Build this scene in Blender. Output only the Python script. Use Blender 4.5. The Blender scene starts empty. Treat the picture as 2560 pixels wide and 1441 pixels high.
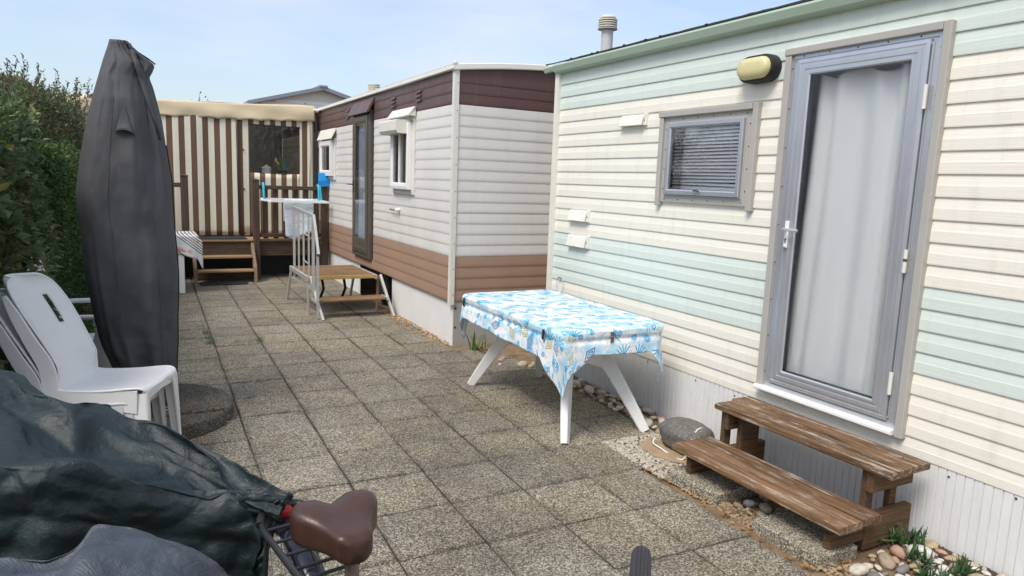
import bpy, math, random
import numpy as np
from mathutils import Vector, Matrix

random.seed(7)
rng = np.random.default_rng(11)
S = bpy.context.scene
COL = S.collection
PI = math.pi
R_ = math.radians

# ------------------------------------------------------------------ camera
cam_d = bpy.data.cameras.new('camera')
cam_d.sensor_width = 36.0
cam_d.lens = 1750.5 / 2560 * 36.0
cam_d.clip_start = 0.02
cam_d.clip_end = 2000
cam = bpy.data.objects.new('camera', cam_d)
COL.objects.link(cam)
right = Vector((0.88201, -0.46978, 0.03689))
down = Vector((-0.03770, -0.14839, -0.98821))
fwd = Vector((0.46972, 0.87022, -0.14859))
cam.matrix_world = Matrix(((right.x, -down.x, -fwd.x, 0), (right.y, -down.y, -fwd.y, 0),
                           (right.z, -down.z, -fwd.z, 1.6), (0, 0, 0, 1)))
S.camera = cam

# ------------------------------------------------------------------ sky, sun, exposure
SUN_AZ = Vector((-0.88, -0.47, 0)).normalized()      # towards the sun, seen from above
SUN_EL = R_(55)
W = bpy.data.worlds.new('World')
S.world = W
W.use_nodes = True
wn = W.node_tree
wn.nodes.clear()
wo = wn.nodes.new('ShaderNodeOutputWorld')
wb = wn.nodes.new('ShaderNodeBackground')
wb.inputs['Strength'].default_value = 0.117
sky = wn.nodes.new('ShaderNodeTexSky')
sky.sky_type = 'NISHITA'
sky.sun_disc = False
sky.sun_elevation = SUN_EL
sky.sun_rotation = math.atan2(SUN_AZ.x, SUN_AZ.y)
sky.air_density = 1.0
sky.dust_density = 2.2
sky.ozone_density = 1.0
# thin high cloud veil over the whole sky
wtc = wn.nodes.new('ShaderNodeTexCoord')
wmap = wn.nodes.new('ShaderNodeMapping')
wmap.inputs['Scale'].default_value = (1.0, 1.6, 4.0)
wnz = wn.nodes.new('ShaderNodeTexNoise')
wnz.inputs['Scale'].default_value = 1.6
wnz.inputs['Detail'].default_value = 7
wnz.inputs['Roughness'].default_value = 0.55
wr = wn.nodes.new('ShaderNodeMapRange')
wr.inputs['From Min'].default_value = 0.40
wr.inputs['From Max'].default_value = 0.66
wr.inputs['To Min'].default_value = 0.22
wr.inputs['To Max'].default_value = 0.90
wmix = wn.nodes.new('ShaderNodeMix')
wmix.data_type = 'RGBA'
wmix.inputs[7].default_value = (3.9, 4.2, 4.85, 1)
wn.links.new(wtc.outputs['Generated'], wmap.inputs['Vector'])
wn.links.new(wmap.outputs['Vector'], wnz.inputs['Vector'])
wn.links.new(wnz.outputs['Fac'], wr.inputs['Value'])
wn.links.new(wr.outputs['Result'], wmix.inputs[0])
wn.links.new(sky.outputs['Color'], wmix.inputs[6])
wn.links.new(wmix.outputs[2], wb.inputs['Color'])
wn.links.new(wb.outputs['Background'], wo.inputs['Surface'])

sun_d = bpy.data.lights.new('sun', 'SUN')
sun_d.energy = 1.75
sun_d.angle = R_(24)
sun_d.color = (1.0, 0.95, 0.87)
sun = bpy.data.objects.new('sun', sun_d)
COL.objects.link(sun)
to_sun = Vector((SUN_AZ.x * math.cos(SUN_EL), SUN_AZ.y * math.cos(SUN_EL), math.sin(SUN_EL)))
sun.rotation_euler = to_sun.to_track_quat('Z', 'Y').to_euler()
sun.location = (-4, 4, 9)

S.view_settings.view_transform = 'Standard'
S.view_settings.look = 'None'
S.view_settings.exposure = 0.86
S.view_settings.gamma = 1.0
S.view_settings.use_curve_mapping = False
S.render.engine = 'CYCLES'
S.cycles.use_denoising = True
S.cycles.max_bounces = 7
S.cycles.use_adaptive_sampling = True
S.cycles.adaptive_threshold = 0.015
S.cycles.transparent_max_bounces = 12

# ------------------------------------------------------------------ shader-node helper
def srgb(r, g, b):
    def c(x):
        x /= 255.0
        return x / 12.92 if x <= 0.04045 else ((x + 0.055) / 1.055) ** 2.4
    return (c(r), c(g), c(b), 1.0)

class V:
    """a shader socket with arithmetic"""
    def __init__(s, nt, sock): s.nt, s.s = nt, sock
    def _m(s, op, *o, clamp=False):
        n = s.nt.nodes.new('ShaderNodeMath'); n.operation = op; n.use_clamp = clamp
        for i, x in enumerate((s,) + o):
            if isinstance(x, V): s.nt.links.new(x.s, n.inputs[i])
            else: n.inputs[i].default_value = x
        return V(s.nt, n.outputs[0])
    def __add__(s, o): return s._m('ADD', o)
    def __sub__(s, o): return s._m('SUBTRACT', o)
    def __mul__(s, o): return s._m('MULTIPLY', o)
    def __truediv__(s, o): return s._m('DIVIDE', o)
    def gt(s, o): return s._m('GREATER_THAN', o)
    def lt(s, o): return s._m('LESS_THAN', o)
    def sin(s): return s._m('SINE')
    def abs(s): return s._m('ABSOLUTE')
    def frac(s): return s._m('FRACT')
    def floor(s): return s._m('FLOOR')
    def pow(s, o): return s._m('POWER', o)
    def max(s, o): return s._m('MAXIMUM', o)
    def min(s, o): return s._m('MINIMUM', o)
    def atan2(s, o): return s._m('ARCTAN2', o)
    def mod(s, o): return s._m('FLOORED_MODULO', o)
    def sqrt(s): return s._m('SQRT')
    def inv(s):
        n = s.nt.nodes.new('ShaderNodeMath'); n.operation = 'SUBTRACT'
        n.inputs[0].default_value = 1.0; s.nt.links.new(s.s, n.inputs[1])
        return V(s.nt, n.outputs[0])
    def band(s, lo, hi): return s.gt(lo) * s.lt(hi)

class MT:
    def __init__(s, name):
        s.m = bpy.data.materials.new(name); s.m.use_nodes = True
        s.nt = s.m.node_tree; s.nt.nodes.clear()
        s.out = s.nt.nodes.new('ShaderNodeOutputMaterial')
    def n(s, t): return s.nt.nodes.new('ShaderNode' + t)
    def put(s, sock, x):
        if isinstance(x, V): s.nt.links.new(x.s, sock)
        elif hasattr(sock, 'default_value'): sock.default_value = x
    def pos(s): return V(s.nt, s.n('NewGeometry').outputs['Position'])
    def obj(s): return V(s.nt, s.n('TexCoord').outputs['Object'])
    def uv(s): return V(s.nt, s.n('TexCoord').outputs['UV'])
    def rand(s): return V(s.nt, s.n('ObjectInfo').outputs['Random'])
    def sep(s, v):
        n = s.n('SeparateXYZ'); s.nt.links.new(v.s, n.inputs[0]); return [V(s.nt, o) for o in n.outputs]
    def comb(s, x, y, z=0.0):
        n = s.n('CombineXYZ')
        for i, q in enumerate((x, y, z)): s.put(n.inputs[i], q)
        return V(s.nt, n.outputs[0])
    def scale(s, v, xyz):
        n = s.n('Mapping'); s.nt.links.new(v.s, n.inputs[0]); n.inputs['Scale'].default_value = xyz
        return V(s.nt, n.outputs[0])
    def noise(s, v, sc, det=4, ro=0.55, dist=0.0):
        n = s.n('TexNoise'); s.put(n.inputs['Vector'], v); s.put(n.inputs['Scale'], sc)
        n.inputs['Detail'].default_value = det; n.inputs['Roughness'].default_value = ro; n.inputs['Distortion'].default_value = dist
        return V(s.nt, n.outputs['Fac'])
    def voro(s, v, sc, feat='F1', rnd=1.0, dim='3D'):
        n = s.n('TexVoronoi'); n.voronoi_dimensions = dim; n.feature = feat
        s.put(n.inputs['Vector'], v); n.inputs['Scale'].default_value = sc
        n.inputs['Randomness'].default_value = rnd
        return n
    def white(s, v):
        n = s.n('TexWhiteNoise'); n.noise_dimensions = '3D'; s.put(n.inputs['Vector'], v)
        return V(s.nt, n.outputs['Value'])
    def mr(s, v, a, b, c=0.0, d=1.0):
        n = s.n('MapRange'); s.put(n.inputs['Value'], v)
        for k, x in zip(('From Min', 'From Max', 'To Min', 'To Max'), (a, b, c, d)): n.inputs[k].default_value = x
        return V(s.nt, n.outputs['Result'])
    def mix(s, a, b, f, mode='MIX'):
        n = s.n('Mix'); n.data_type = 'RGBA'; n.blend_type = mode
        s.put(n.inputs[0], f); s.put(n.inputs[6], a); s.put(n.inputs[7], b)
        return V(s.nt, n.outputs[2])
    def ramp(s, f, stops, interp='LINEAR'):
        n = s.n('ValToRGB'); s.put(n.inputs[0], f); cr = n.color_ramp; cr.interpolation = interp
        while len(cr.elements) < len(stops): cr.elements.new(0.5)
        for e, (p, c) in zip(cr.elements, stops): e.position = p; e.color = c
        return V(s.nt, n.outputs[0])
    def bump(s, h, dist, strength=1.0):
        n = s.n('Bump'); s.put(n.inputs['Height'], h); n.inputs['Distance'].default_value = dist
        n.inputs['Strength'].default_value = strength
        return V(s.nt, n.outputs[0])
    def pbr(s, col, rough=0.6, metal=0.0, bump=None, spec=0.5, **kw):
        n = s.n('BsdfPrincipled'); s.put(n.inputs['Base Color'], col); s.put(n.inputs['Roughness'], rough)
        s.put(n.inputs['Metallic'], metal); n.inputs['Specular IOR Level'].default_value = spec
        if bump is not None: s.put(n.inputs['Normal'], bump)
        for k, x in kw.items(): s.put(n.inputs[k.replace('_', ' ')], x)
        s.nt.links.new(n.outputs[0], s.out.inputs['Surface'])
        s.bsdf = n
        return s.m

def plain(name, col, rough=0.55, metal=0.0, var=0.10, vs=6.0, dirt=0.0, dirtcol=(0.08, 0.065, 0.045, 1), bump=0.0, bs=60, spec=0.5, stretch=(1, 1, 1), **kw):
    """painted / moulded surface with soft colour variation, some grime and fine relief"""
    t = MT(name); p = t.scale(t.pos(), stretch)
    n1 = t.noise(p, vs, 5, 0.6)
    c = t.mix(tuple(x * (1 - var) for x in col[:3]) + (1,), tuple(min(1, x * (1 + var)) for x in col[:3]) + (1,), n1)
    if dirt > 0:
        d = t.mr(t.noise(p, vs * 2.7, 7, 0.7), 0.52, 0.78, 0, dirt)
        c = t.mix(c, dirtcol, d)
    r = t.mr(t.noise(p, vs * 3, 4), 0.2, 0.8, max(0.02, rough - 0.08), min(1, rough + 0.08))
    b = t.bump(t.noise(p, bs, 4, 0.6), bump) if bump > 0 else None
    return t.pbr(c, r, metal, b, spec, **kw)

# ------------------------------------------------------------------ mesh helpers
class MB:
    def __init__(s): s.v, s.f, s.uv = [], [], None
    def add(s, vs, fs):
        o = len(s.v); s.v += [tuple(map(float, v)) for v in vs]; s.f += [tuple(i + o for i in f) for f in fs]; return s
    def box(s, x0, x1, y0, y1, z0, z1, b=0.0, M=None):
        if x0 > x1: x0, x1 = x1, x0
        if y0 > y1: y0, y1 = y1, y0
        if z0 > z1: z0, z1 = z1, z0
        b = min(b, 0.45 * min(x1 - x0, y1 - y0, z1 - z0))
        if b <= 0:
            vs = [(x, y, z) for x in (x0, x1) for y in (y0, y1) for z in (z0, z1)]
            fs = [(0, 1, 3, 2), (4, 6, 7, 5), (0, 4, 5, 1), (2, 3, 7, 6), (0, 2, 6, 4), (1, 5, 7, 3)]
        else:
            vs = []; idx = {}
            ex = ((x0, x1), (y0, y1), (z0, z1))
            for i in (0, 1):
                for j in (0, 1):
                    for k in (0, 1):
                        for a in range(3):
                            p = [ex[0][i], ex[1][j], ex[2][k]]
                            for q, sgn in ((0, i), (1, j), (2, k)):
                                if q != a: p[q] += b if sgn == 0 else -b
                            idx[(i, j, k, a)] = len(vs); vs.append(tuple(p))
            fs = []
            for a in range(3):
                u, w = (a + 1) % 3, (a + 2) % 3
                for sgn in (0, 1):
                    q = []
                    for (m, n) in ((0, 0), (1, 0), (1, 1), (0, 1)):
                        t = [0, 0, 0]; t[a] = sgn; t[u] = m; t[w] = n
                        q.append(idx[(*t, a)])
                    fs.append(tuple(q if sgn else q[::-1]))
                for m in (0, 1):
                    for n in (0, 1):
                        t0 = [0, 0, 0]; t1 = [0, 0, 0]; t0[u] = t1[u] = m; t0[w] = t1[w] = n; t1[a] = 1
                        q = [idx[(*t0, u)], idx[(*t1, u)], idx[(*t1, w)], idx[(*t0, w)]]
                        fs.append(tuple(q if (m == n) else q[::-1]))
            for i in (0, 1):
                for j in (0, 1):
                    for k in (0, 1):
                        q = [idx[(i, j, k, 0)], idx[(i, j, k, 1)], idx[(i, j, k, 2)]]
                        fs.append(tuple(q if (i + j + k) % 2 else q[::-1]))
        if M is not None: vs = [tuple(M @ Vector(v)) for v in vs]
        return s.add(vs, fs)
    def prism(s, prof, axis, a0, a1, caps=True):
        """closed 2-D outline extruded along an axis; the outline is (y,z), (x,z) or (x,y)"""
        n = len(prof)
        def p(q, a): return {'x': (a, q[0], q[1]), 'y': (q[0], a, q[1]), 'z': (q[0], q[1], a)}[axis]
        vs = [p(q, a0) for q in prof] + [p(q, a1) for q in prof]
        fs = [(i, (i + 1) % n, n + (i + 1) % n, n + i) for i in range(n)]
        if caps: fs += [tuple(range(n))[::-1], tuple(range(n, 2 * n))]
        return s.add(vs, fs)
    def tube(s, path, r, n=8, caps=True, closed=False):
        path = [Vector(p) for p in path]; m = len(path)
        rs = r if isinstance(r, (list, tuple)) else [r] * m
        vs = []; fs = []; up = Vector((0, 0, 1)); ref = None
        for i, p in enumerate(path):
            if closed: t = (path[(i + 1) % m] - path[i - 1])
            else: t = (path[min(i + 1, m - 1)] - path[max(i - 1, 0)])
            t.normalize()
            if ref is None:
                ref = up if abs(t.dot(up)) < 0.95 else Vector((1, 0, 0))
                a = t.cross(ref).normalized()
            else:
                a = (a - t * a.dot(t)).normalized()
            b = t.cross(a)
            for k in range(n):
                an = 2 * PI * k / n
                vs.append(tuple(p + (a * math.cos(an) + b * math.sin(an)) * rs[i]))
        for i in range(m if closed else m - 1):
            j = (i + 1) % m
            for k in range(n):
                l = (k + 1) % n
                fs.append((i * n + k, i * n + l, j * n + l, j * n + k))
        if caps and not closed:
            fs += [tuple(range(n))[::-1], tuple((m - 1) * n + k for k in range(n))]
        return s.add(vs, fs)
    def sweep(s, path, ws, hs, side, caps=True, bev=0.0):
        """rectangular bar along a path: width along 'side', height across"""
        path = [Vector(p) for p in path]; m = len(path); side = Vector(side).normalized()
        ws = ws if isinstance(ws, (list, tuple)) else [ws] * m
        hs = hs if isinstance(hs, (list, tuple)) else [hs] * m
        vs = []; fs = []; k8 = bev > 0
        for i, p in enumerate(path):
            t = (path[min(i + 1, m - 1)] - path[max(i - 1, 0)]).normalized()
            a = (side - t * side.dot(t)).normalized(); b = t.cross(a)
            w, h = ws[i] / 2, hs[i] / 2
            if k8: sec = [(-w + bev, -h), (w - bev, -h), (w, -h + bev), (w, h - bev), (w - bev, h), (-w + bev, h), (-w, h - bev), (-w, -h + bev)]
            else: sec = [(-w, -h), (w, -h), (w, h), (-w, h)]
            vs += [tuple(p + a * q[0] + b * q[1]) for q in sec]
        n = 8 if k8 else 4
        for i in range(m - 1):
            for k in range(n):
                l = (k + 1) % n
                fs.append((i * n + k, i * n + l, (i + 1) * n + l, (i + 1) * n + k))
        if caps: fs += [tuple(range(n))[::-1], tuple((m - 1) * n + k for k in range(n))]
        return s.add(vs, fs)
    def lathe(s, prof, c, n=16, axis='z'):
        vs = []; fs = []
        for r, z in prof:
            for k in range(n):
                a = 2 * PI * k / n
                q = (r * math.cos(a), r * math.sin(a), z)
                if axis == 'x': q = (z, q[0], q[1])
                if axis == 'y': q = (q[0], z, q[1])
                vs.append((c[0] + q[0], c[1] + q[1], c[2] + q[2]))
        for i in range(len(prof) - 1):
            for k in range(n):
                l = (k + 1) % n
                fs.append((i * n + k, i * n + l, (i + 1) * n + l, (i + 1) * n + k))
        fs += [tuple(range(n))[::-1], tuple((len(prof) - 1) * n + k for k in range(n))]
        return s.add(vs, fs)
    def grid(s, pts, close_u=False):
        """pts[i][j] lattice"""
        nu, nv = len(pts), len(pts[0])
        vs = [p for row in pts for p in row]; fs = []
        for i in range(nu if close_u else nu - 1):
            ii = (i + 1) % nu
            for j in range(nv - 1):
                fs.append((i * nv + j, ii * nv + j, ii * nv + j + 1, i * nv + j + 1))
        return s.add(vs, fs)
    def frame_x(s, y0, y1, z0, z1, prof):
        """mitred picture frame in a wall facing -X; prof = [(inset, x)], outer to inner"""
        vs = []; fs = []; n = len(prof)
        for (ins, x) in prof:
            vs += [(x, y0 + ins, z0 + ins), (x, y1 - ins, z0 + ins), (x, y1 - ins, z1 - ins), (x, y0 + ins, z1 - ins)]
        for i in range(n - 1):
            for k in range(4):
                l = (k + 1) % 4
                fs.append((i * 4 + k, i * 4 + l, (i + 1) * 4 + l, (i + 1) * 4 + k))
        return s.add(vs, fs)
    def build(s, name, mat, parent=None, smooth=None, loc=None, solid=0.0, uv=None, kind=None):
        me = bpy.data.meshes.new(name)
        off = Vector((0, 0, 0)); q = parent
        while q is not None: off += q.location; q = q.parent
        if loc is not None: off = Vector(loc)
        a = np.array(s.v, dtype=float).reshape(-1, 3) - np.array(off)
        me.from_pydata(a.tolist(), [], s.f)
        me.validate(); 
        if smooth is not None:
            me.polygons.foreach_set('use_smooth', [True] * len(me.polygons))
            if smooth < 180: me.set_sharp_from_angle(angle=R_(smooth))
        if uv is not None:
            l = me.uv_layers.new(name='uv'); vi = np.zeros(len(me.loops), dtype=int); me.loops.foreach_get('vertex_index', vi)
            l.data.foreach_set('uv', np.array(uv)[vi].ravel())
        me.materials.append(mat)
        o = bpy.data.objects.new(name, me); COL.objects.link(o); o.parent = parent
        if loc is not None: o.location = loc
        if solid:
            md = o.modifiers.new('thickness', 'SOLIDIFY'); md.thickness = solid; md.offset = 0
        if kind: o['kind'] = kind
        return o

def thing(name, label, cat, loc=(0, 0, 0), rotz=0.0, group=None):
    o = bpy.data.objects.new(name, None); COL.objects.link(o)
    o.empty_display_size = 0.1; o.location = loc; o.rotation_euler = (0, 0, rotz)
    return tag(o, label, cat, group)
def tag(o, label, cat, group=None):
    o['label'] = label; o['category'] = cat
    if group: o['group'] = group
    return o
def inst(src, name, parent=None, loc=(0, 0, 0), rot=(0, 0, 0), scale=(1, 1, 1)):
    o = bpy.data.objects.new(name, src); COL.objects.link(o); o.parent = parent
    o.location = loc; o.rotation_euler = rot; o.scale = scale
    return o
def copy_tree(o, parent=None):
    c = o.copy(); COL.objects.link(c); c.parent = parent
    for ch in list(o.children): copy_tree(ch, c)
    return c

# value noise for shapes
_perm = rng.random((64, 64, 64))
def vnoise(p):
    p = np.asarray(p, float); i = np.floor(p).astype(int); f = p - i; f = f * f * (3 - 2 * f)
    r = 0
    for dx in (0, 1):
        for dy in (0, 1):
            for dz in (0, 1):
                w = (f[..., 0] if dx else 1 - f[..., 0]) * (f[..., 1] if dy else 1 - f[..., 1]) * (f[..., 2] if dz else 1 - f[..., 2])
                r = r + w * _perm[(i[..., 0] + dx) % 64, (i[..., 1] + dy) % 64, (i[..., 2] + dz) % 64]
    return r * 2 - 1
def fbm(p, o=4, g=0.5):
    p = np.asarray(p, float); r = 0; a = 1.0
    for k in range(o): r = r + a * vnoise(p * 2 ** k + 13.7 * k); a *= g
    return r
def ridged(p, o=3):
    p = np.asarray(p, float); r = 0; a = 1.0
    for k in range(o): r = r + a * (1 - 2 * np.abs(vnoise(p * 2 ** k + 5.1 * k))); a *= 0.5
    return r
def crspline(P, n):
    P = np.asarray(P, float); m = len(P)
    t = np.linspace(0, m - 1, n); out = np.zeros((n, P.shape[1]))
    for a, u in enumerate(t):
        i = min(int(u), m - 2); f = u - i
        p0, p1, p2, p3 = P[max(i - 1, 0)], P[i], P[i + 1], P[min(i + 2, m - 1)]
        out[a] = 0.5 * ((2 * p1) + (-p0 + p2) * f + (2 * p0 - 5 * p1 + 4 * p2 - p3) * f * f + (-p0 + 3 * p1 - 3 * p2 + p3) * f ** 3)
    return out

# ------------------------------------------------------------------ materials
def m_paving(name, dark=0.0, tint=1.0, edge=False):
    t = MT(name); p = t.pos()
    big = t.noise(p, 0.9, 5, 0.6); mid = t.noise(p, 5.0, 6, 0.65)
    vo = t.voro(p, 125, 'F1', 1.0); vd = V(t.nt, vo.outputs['Distance'])
    cell = t.sep(V(t.nt, vo.outputs['Color']))[0]
    vo2 = t.voro(p, 290, 'F1', 1.0); cell2 = t.sep(V(t.nt, vo2.outputs['Color']))[0]
    stone = t.ramp(cell, [(0.0, (0.07, 0.064, 0.055, 1)), (0.22, (0.19, 0.175, 0.145, 1)), (0.5, (0.37, 0.335, 0.265, 1)), (0.72, (0.50, 0.45, 0.355, 1)), (0.88, (0.62, 0.57, 0.47, 1)), (1.0, (0.74, 0.70, 0.61, 1))])
    st2 = t.ramp(cell2, [(0.0, (0.035, 0.03, 0.025, 1)), (0.4, (0.16, 0.14, 0.105, 1)), (0.75, (0.35, 0.31, 0.235, 1)), (1.0, (0.60, 0.55, 0.46, 1))])
    stone = t.mix(stone, st2, 0.42)
    gap = t.mr(vd, 0.42, 0.78, 0, 0.75)
    col = t.mix(stone, (0.055, 0.048, 0.038, 1), gap)
    rnd = t.rand()
    lich = t.mr(big * 0.70 + mid * 0.36 + rnd * 0.05, 0.46, 0.68, 0.04, 0.66 + dark)
    col = t.mix(col, t.mix((0.022, 0.022, 0.021, 1), col, 0.30), lich)
    ochre = t.mr(t.noise(p, 1.7, 5, 0.6), 0.4, 0.75, 0.0, 0.34)
    col = t.mix(col, (1.0, 0.80, 0.52, 1), ochre, 'MULTIPLY')
    if edge:
        l = t.sep(t.obj()); ed = l[0].abs().max(l[1].abs() * 0.98)
        st = t.mr(ed + (t.noise(p, 11, 5, 0.65) - 0.5) * 0.13 + (mid - 0.5) * 0.06, 0.174, 0.214, 0, 0.52)
        col = t.mix(col, t.mix((0.03, 0.028, 0.024, 1), col, 0.3), st)
    tone = t.mr(t.white(t.comb(rnd, 0.3, 0.7)), 0, 1, 0.93, 1.06)
    col = t.mix(col, t.comb(tone * (1.02 * tint), tone * (1.02 * tint), tone * (1.0 * tint)), 1.0, 'MULTIPLY')
    h = t.mr(vd, 0.0, 0.8, 1, 0) + cell * 0.35 + mid * 0.6
    return t.pbr(col, 0.9, 0, t.bump(h, 0.004, 0.9), 0.25)
M_PAVE = m_paving('exposed aggregate concrete', 0.0, 1.08, True)
M_SLAB = m_paving('pale aggregate slab', -0.5, 1.25)
M_BASE = m_paving('weathered aggregate concrete', 0.25, 0.55)

def m_soil(name, a, b, c):
    t = MT(name); p = t.pos()
    n = t.noise(p, 7, 8, 0.7); n2 = t.noise(p, 90, 4, 0.7)
    col = t.mix(t.mix(a, b, t.mr(n, 0.35, 0.65)), c, t.mr(n2, 0.55, 0.75))
    return t.pbr(col, 0.95, 0, t.bump(n2 + n * 2.0, 0.006), 0.2)
M_JOINT = m_soil('joint grit', (0.03, 0.026, 0.021, 1), (0.085, 0.072, 0.053, 1), (0.2, 0.17, 0.12, 1))
M_SOIL = m_soil('sandy soil', (0.13, 0.085, 0.05, 1), (0.28, 0.20, 0.12, 1), (0.42, 0.32, 0.2, 1))
M_EARTH = m_soil('dark earth', (0.05, 0.036, 0.024, 1), (0.10, 0.075, 0.05, 1), (0.16, 0.13, 0.09, 1))

def m_siding(name, col):
    t = MT(name); p = t.pos()
    g = t.noise(t.scale(p, (60, 2.6, 150)), 1.0, 5, 0.6)
    n = t.noise(t.scale(p, (1, 0.7, 2.5)), 2.2, 5, 0.6)
    c = t.mix(tuple(x * 0.95 for x in col[:3]) + (1,), col, n)
    dirt = t.mr(t.noise(t.scale(p, (1, 5, 0.9)), 3, 7, 0.7), 0.52, 0.82, 0, 0.24)
    c = t.mix(c, (0.33, 0.30, 0.22, 1), dirt)
    return t.pbr(c, 0.42, 0, t.bump(g, 0.0016, 0.8), 0.4)
M_CREAM = m_siding('cream vinyl', (0.80, 0.77, 0.675, 1))
M_MINT = m_siding('mint vinyl', (0.63, 0.705, 0.65, 1))

def m_alu_sheet(name, col, rough=0.4):
    t = MT(name); p = t.pos()
    n = t.noise(t.scale(p, (1.4, 1.4, 0.6)), 2.4, 6, 0.62)
    c = t.mix(tuple(x * 0.87 for x in col[:3]) + (1,), tuple(min(1, x * 1.05) for x in col[:3]) + (1,), n)
    streak = t.mr(t.noise(t.scale(p, (9, 9, 0.5)), 1.3, 6, 0.7), 0.55, 0.8, 0, 0.16)
    c = t.mix(c, (0.34, 0.31, 0.22, 1), streak)
    return t.pbr(c, t.mr(n, 0.3, 0.7, rough - 0.08, rough + 0.12), 0, t.bump(t.noise(p, 5, 3), 0.004, 0.5), 0.4)
M_WHITE2 = m_alu_sheet('off white aluminium cladding', (0.72, 0.70, 0.66, 1))
M_TAN = m_alu_sheet('tan aluminium cladding', (0.37, 0.242, 0.172, 1), 0.5)
M_MAROON = m_alu_sheet('maroon aluminium cladding', (0.115, 0.066, 0.060, 1), 0.45)

M_SKIRT = plain('white ribbed pvc', (0.74, 0.74, 0.73, 1), 0.45, dirt=0.12, dirtcol=(0.3, 0.26, 0.19, 1), vs=3, stretch=(1, 6, 1))
M_PANEL = plain('white painted panel', (0.76, 0.76, 0.745, 1), 0.55, dirt=0.10, dirtcol=(0.33, 0.29, 0.22, 1), vs=2.2, bump=0.001, bs=30)
M_TRIMW = plain('aged white trim', (0.72, 0.70, 0.63, 1), 0.5, dirt=0.12, dirtcol=(0.3, 0.27, 0.18, 1), vs=4)
M_PVC = plain('white upvc', (0.82, 0.82, 0.81, 1), 0.35, var=0.03)
M_GREY = plain('grey beige trim', (0.40, 0.385, 0.355, 1), 0.5, var=0.06, dirt=0.08)
M_ALU = plain('mill aluminium', (0.52, 0.54, 0.575, 1), 0.38, metal=0.65, var=0.10, vs=9, stretch=(1, 1, 0.25), dirt=0.22, dirtcol=(0.32, 0.34, 0.37, 1))
M_ALU2 = plain('weathered aluminium tube', (0.60, 0.60, 0.58, 1), 0.45, metal=0.6, var=0.12, vs=12)
M_GREEN = plain('sage green fascia', (0.36, 0.46, 0.365, 1), 0.4, var=0.10, dirt=0.10, vs=3)
M_FELT = plain('dark roof felt', (0.05, 0.048, 0.045, 1), 0.9, var=0.3, vs=20, bump=0.004)
M_BRONZE = plain('bronze anodised aluminium', (0.125, 0.112, 0.09, 1), 0.4, metal=0.3, var=0.08)
M_BLACK = plain('black rubber', (0.018, 0.018, 0.02, 1), 0.6, var=0.2, bump=0.001)  # also colours the black strips and sheets that stand in for shade
M_DARKIN = plain('dim interior', (0.06, 0.055, 0.05, 1), 0.9)
M_SCREW = plain('rusty screw', (0.12, 0.07, 0.045, 1), 0.6, metal=0.4)
M_PLAST = plain('white garden plastic', (0.76, 0.755, 0.735, 1), 0.48, var=0.05, dirt=0.10, dirtcol=(0.36, 0.34, 0.29, 1), vs=9, bump=0.0004, bs=160)
M_PLASTG = plain('greyed garden plastic', (0.60, 0.60, 0.595, 1), 0.55, var=0.07, dirt=0.2, dirtcol=(0.3, 0.28, 0.25, 1), vs=9, bump=0.0004, bs=160)
M_CORD = plain('white cord', (0.75, 0.73, 0.68, 1), 0.8)
M_STEELBLK = plain('black enamelled steel', (0.02, 0.02, 0.022, 1), 0.38, var=0.2, vs=30, dirt=0.2, dirtcol=(0.06, 0.05, 0.045, 1))
M_BLUEP = plain('bright blue plastic', (0.012, 0.30, 0.72, 1), 0.4, var=0.05)
M_CYAN = plain('cyan plastic', (0.04, 0.44, 0.62, 1), 0.4, var=0.06)
M_RED = plain('red reflector', (0.55, 0.015, 0.02, 1), 0.2)
M_ROCK = plain('grey granite', (0.12, 0.115, 0.105, 1), 0.85, var=0.5, vs=22, dirt=0.85, dirtcol=(0.42, 0.39, 0.33, 1), bump=0.008, bs=60)
M_ROOFG = plain('grey sheet roofing', (0.23, 0.26, 0.30, 1), 0.5, var=0.1)
M_BROWNW = plain('tan render', (0.32, 0.24, 0.18, 1), 0.9, var=0.12, bump=0.003)
M_CAPG = plain('grey flue', (0.50, 0.50, 0.50, 1), 0.45, var=0.06, dirt=0.1)
M_CAPB = plain('bleached vent cap', (0.62, 0.58, 0.48, 1), 0.6, var=0.1)
M_CHAIN = plain('stained steel chain', (0.20, 0.16, 0.13, 1), 0.5, metal=0.6)
M_TWIG = plain('twig bark', (0.10, 0.075, 0.05, 1), 0.9, var=0.3, vs=30)
M_LAMPY = plain('yellowed diffuser', (0.62, 0.56, 0.30, 1), 0.3, var=0.08, vs=12)
M_MULCH = plain('shredded bark', (0.07, 0.042, 0.032, 1), 0.95, var=0.6, vs=120)
M_SAND = m_soil('sand', (0.34, 0.24, 0.15, 1), (0.42, 0.31, 0.2, 1), (0.5, 0.4, 0.28, 1))

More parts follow.
